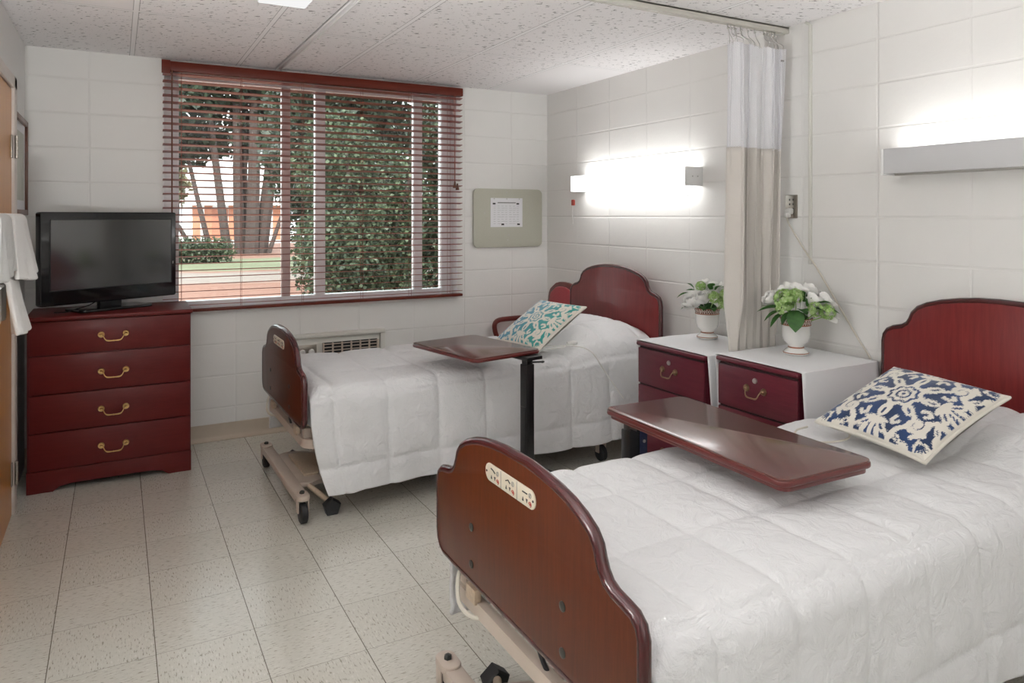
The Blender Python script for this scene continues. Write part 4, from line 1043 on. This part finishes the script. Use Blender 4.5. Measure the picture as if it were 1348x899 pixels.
MB().tube([(-.5, 0, 0), (-.5, 0, .5)], .04, 7).tube([(.5, 0, 0), (.5, 0, .5)], .04, 7).build('stem', bark, hdt)
tree('broad leafy shrub filling the middle of the window view', (2.55, 8.9), [([(0, 0, 0), (.1, .1, 1.2), (0, .1, 2.4)], .06, .02), ([(.3, .1, 0), (.6, .1, 1.2), (.9, .1, 2.2)], .05, .02)],
     [((-.05, .1, 1.05), (.62, .6, .85), 7600), ((.55, .3, 1.6), (.75, .6, 1.0), 8200), ((0, .4, 2.2), (.6, .6, .8), 4600), ((.7, .2, .75), (.7, .5, .62), 5200)], G2, 31, 'shrub', .066)
tree('dark leafy shrub at the right side of the window view', (4.3, 8.8), [([(0, 0, 0), (-.1, .1, 1.2), (.1, .1, 2.6)], .06, .02)],
     [((-.1, .1, 1.2), (.6, .6, 1.15), 8600), ((0, .3, 2.6), (.8, .6, .9), 7400), ((.5, .2, 1.0), (.6, .5, .9), 4400)], leaf_mat('glossy_shrub_leaves', (.007, .014, .008), (.055, .075, .036), 1.2), 32, 'shrub', .08)
tree('dense evergreen tree towering behind the leafy shrubs', (5.2, 15.5), [([(0, 0, 0), (.1, 0, 2), (0, 0, 5)], .22, .12)],
     [((-1.1, 0, 3.5), (1.5, 1.3, 1.7), 7000), ((.6, .2, 3.2), (1.7, 1.4, 2.0), 7000), ((-.6, 0, 5.0), (2.0, 1.4, 1.5), 7000), ((.4, .3, 1.3), (2.0, 1.2, 1.3), 5000)], G1, 33, sz=.14)
tree('tall dark evergreen tree standing between lawn and shrubs', (5.3, 22), [([(0, 0, 0), (0, 0, 3), (0, 0, 6)], .25, .12)],
     [((-.2, 0, 3.6), (1.5, 1.3, 2.2), 6600), ((.1, 0, 6.2), (1.9, 1.4, 1.8), 6000), ((.4, 0, 1.6), (1.3, 1.2, 1.6), 4200)], G1, 34, sz=.18)
# far building
bd = thing('building', 'white and orange brick building far across the lawn', 'building', (6.4, 50, GZ), math.radians(-28.0 + 6))
wh = plain('white_stucco', (.78, .78, .78), .7, 0, .03, 2); org = plain('orange_brick', (.40, .16, .095), .8, 0, .15, 4)
MB().box(-5.2, 0, 0, 12, 8, 2.7).build('wall', wh, bd, smooth=False)
MB().box(-3.4, -.9, 2.7, 12.4, 8.4, 3.9, .05).build('roof_fascia', wh, bd, smooth=False)
MB().box(-5.6, -.9, 2.25, 12.4, -.5, 2.75, .03).build('canopy_beam', wh, bd, smooth=False)
for x in (-4.9, -2.05, -1.3, .2, 1.0, 3.0): MB().box(x - .2, -.06, 0, x + .28, .3, 2.25).build('brick_pier', org, bd, smooth=False)
MB().box(-1.05, -.04, 0, -.05, .3, 2.1).build('door', plain('brown_entry_door', (.34, .12, .07), .6), bd, smooth=False)
for x in (-4.3, -3.3, 1.6, 2.4, 4.0, 5.2): 
    wf = MB().box(x - .42, -.03, .5, x + .42, .2, 2.05).build('window', plain('pale_far_glazing', (.66, .68, .72), .2), bd, smooth=False)

# ------------------------------------------------------------------ light
wd = bpy.data.worlds.new('sky'); SC.world = wd; wd.use_nodes = True; nt = wd.node_tree
bg = nt.nodes['Background']; bg.inputs[0].default_value = (.93, .97, 1.0, 1); bg.inputs[1].default_value = 2.4
su = bpy.data.lights.new('sun', 'SUN'); su.energy = 2.8; su.angle = math.radians(3); su.color = (1, .95, .87)
so = bpy.data.objects.new('sun', su); COL.objects.link(so); so.rotation_euler = (math.radians(48), 0, math.radians(-25))

# ------------------------------------------------------------------ camera
cam = bpy.data.cameras.new('camera'); co = bpy.data.objects.new('camera', cam); COL.objects.link(co)
cam.sensor_width = 36; cam.lens = 945 / 1348 * 36; cam.shift_y = (284 - 449.5) / 1348
co.location = (0, 0, 1.43); co.rotation_euler = (math.radians(90), 0, math.radians(-28.83)); cam.clip_start = .02; cam.clip_end = 300
SC.camera = co
SC.view_settings.view_transform = 'Standard'; SC.view_settings.look = 'None'
SC.view_settings.exposure = 1.0; SC.view_settings.gamma = 1.0; SC.view_settings.use_curve_mapping = False
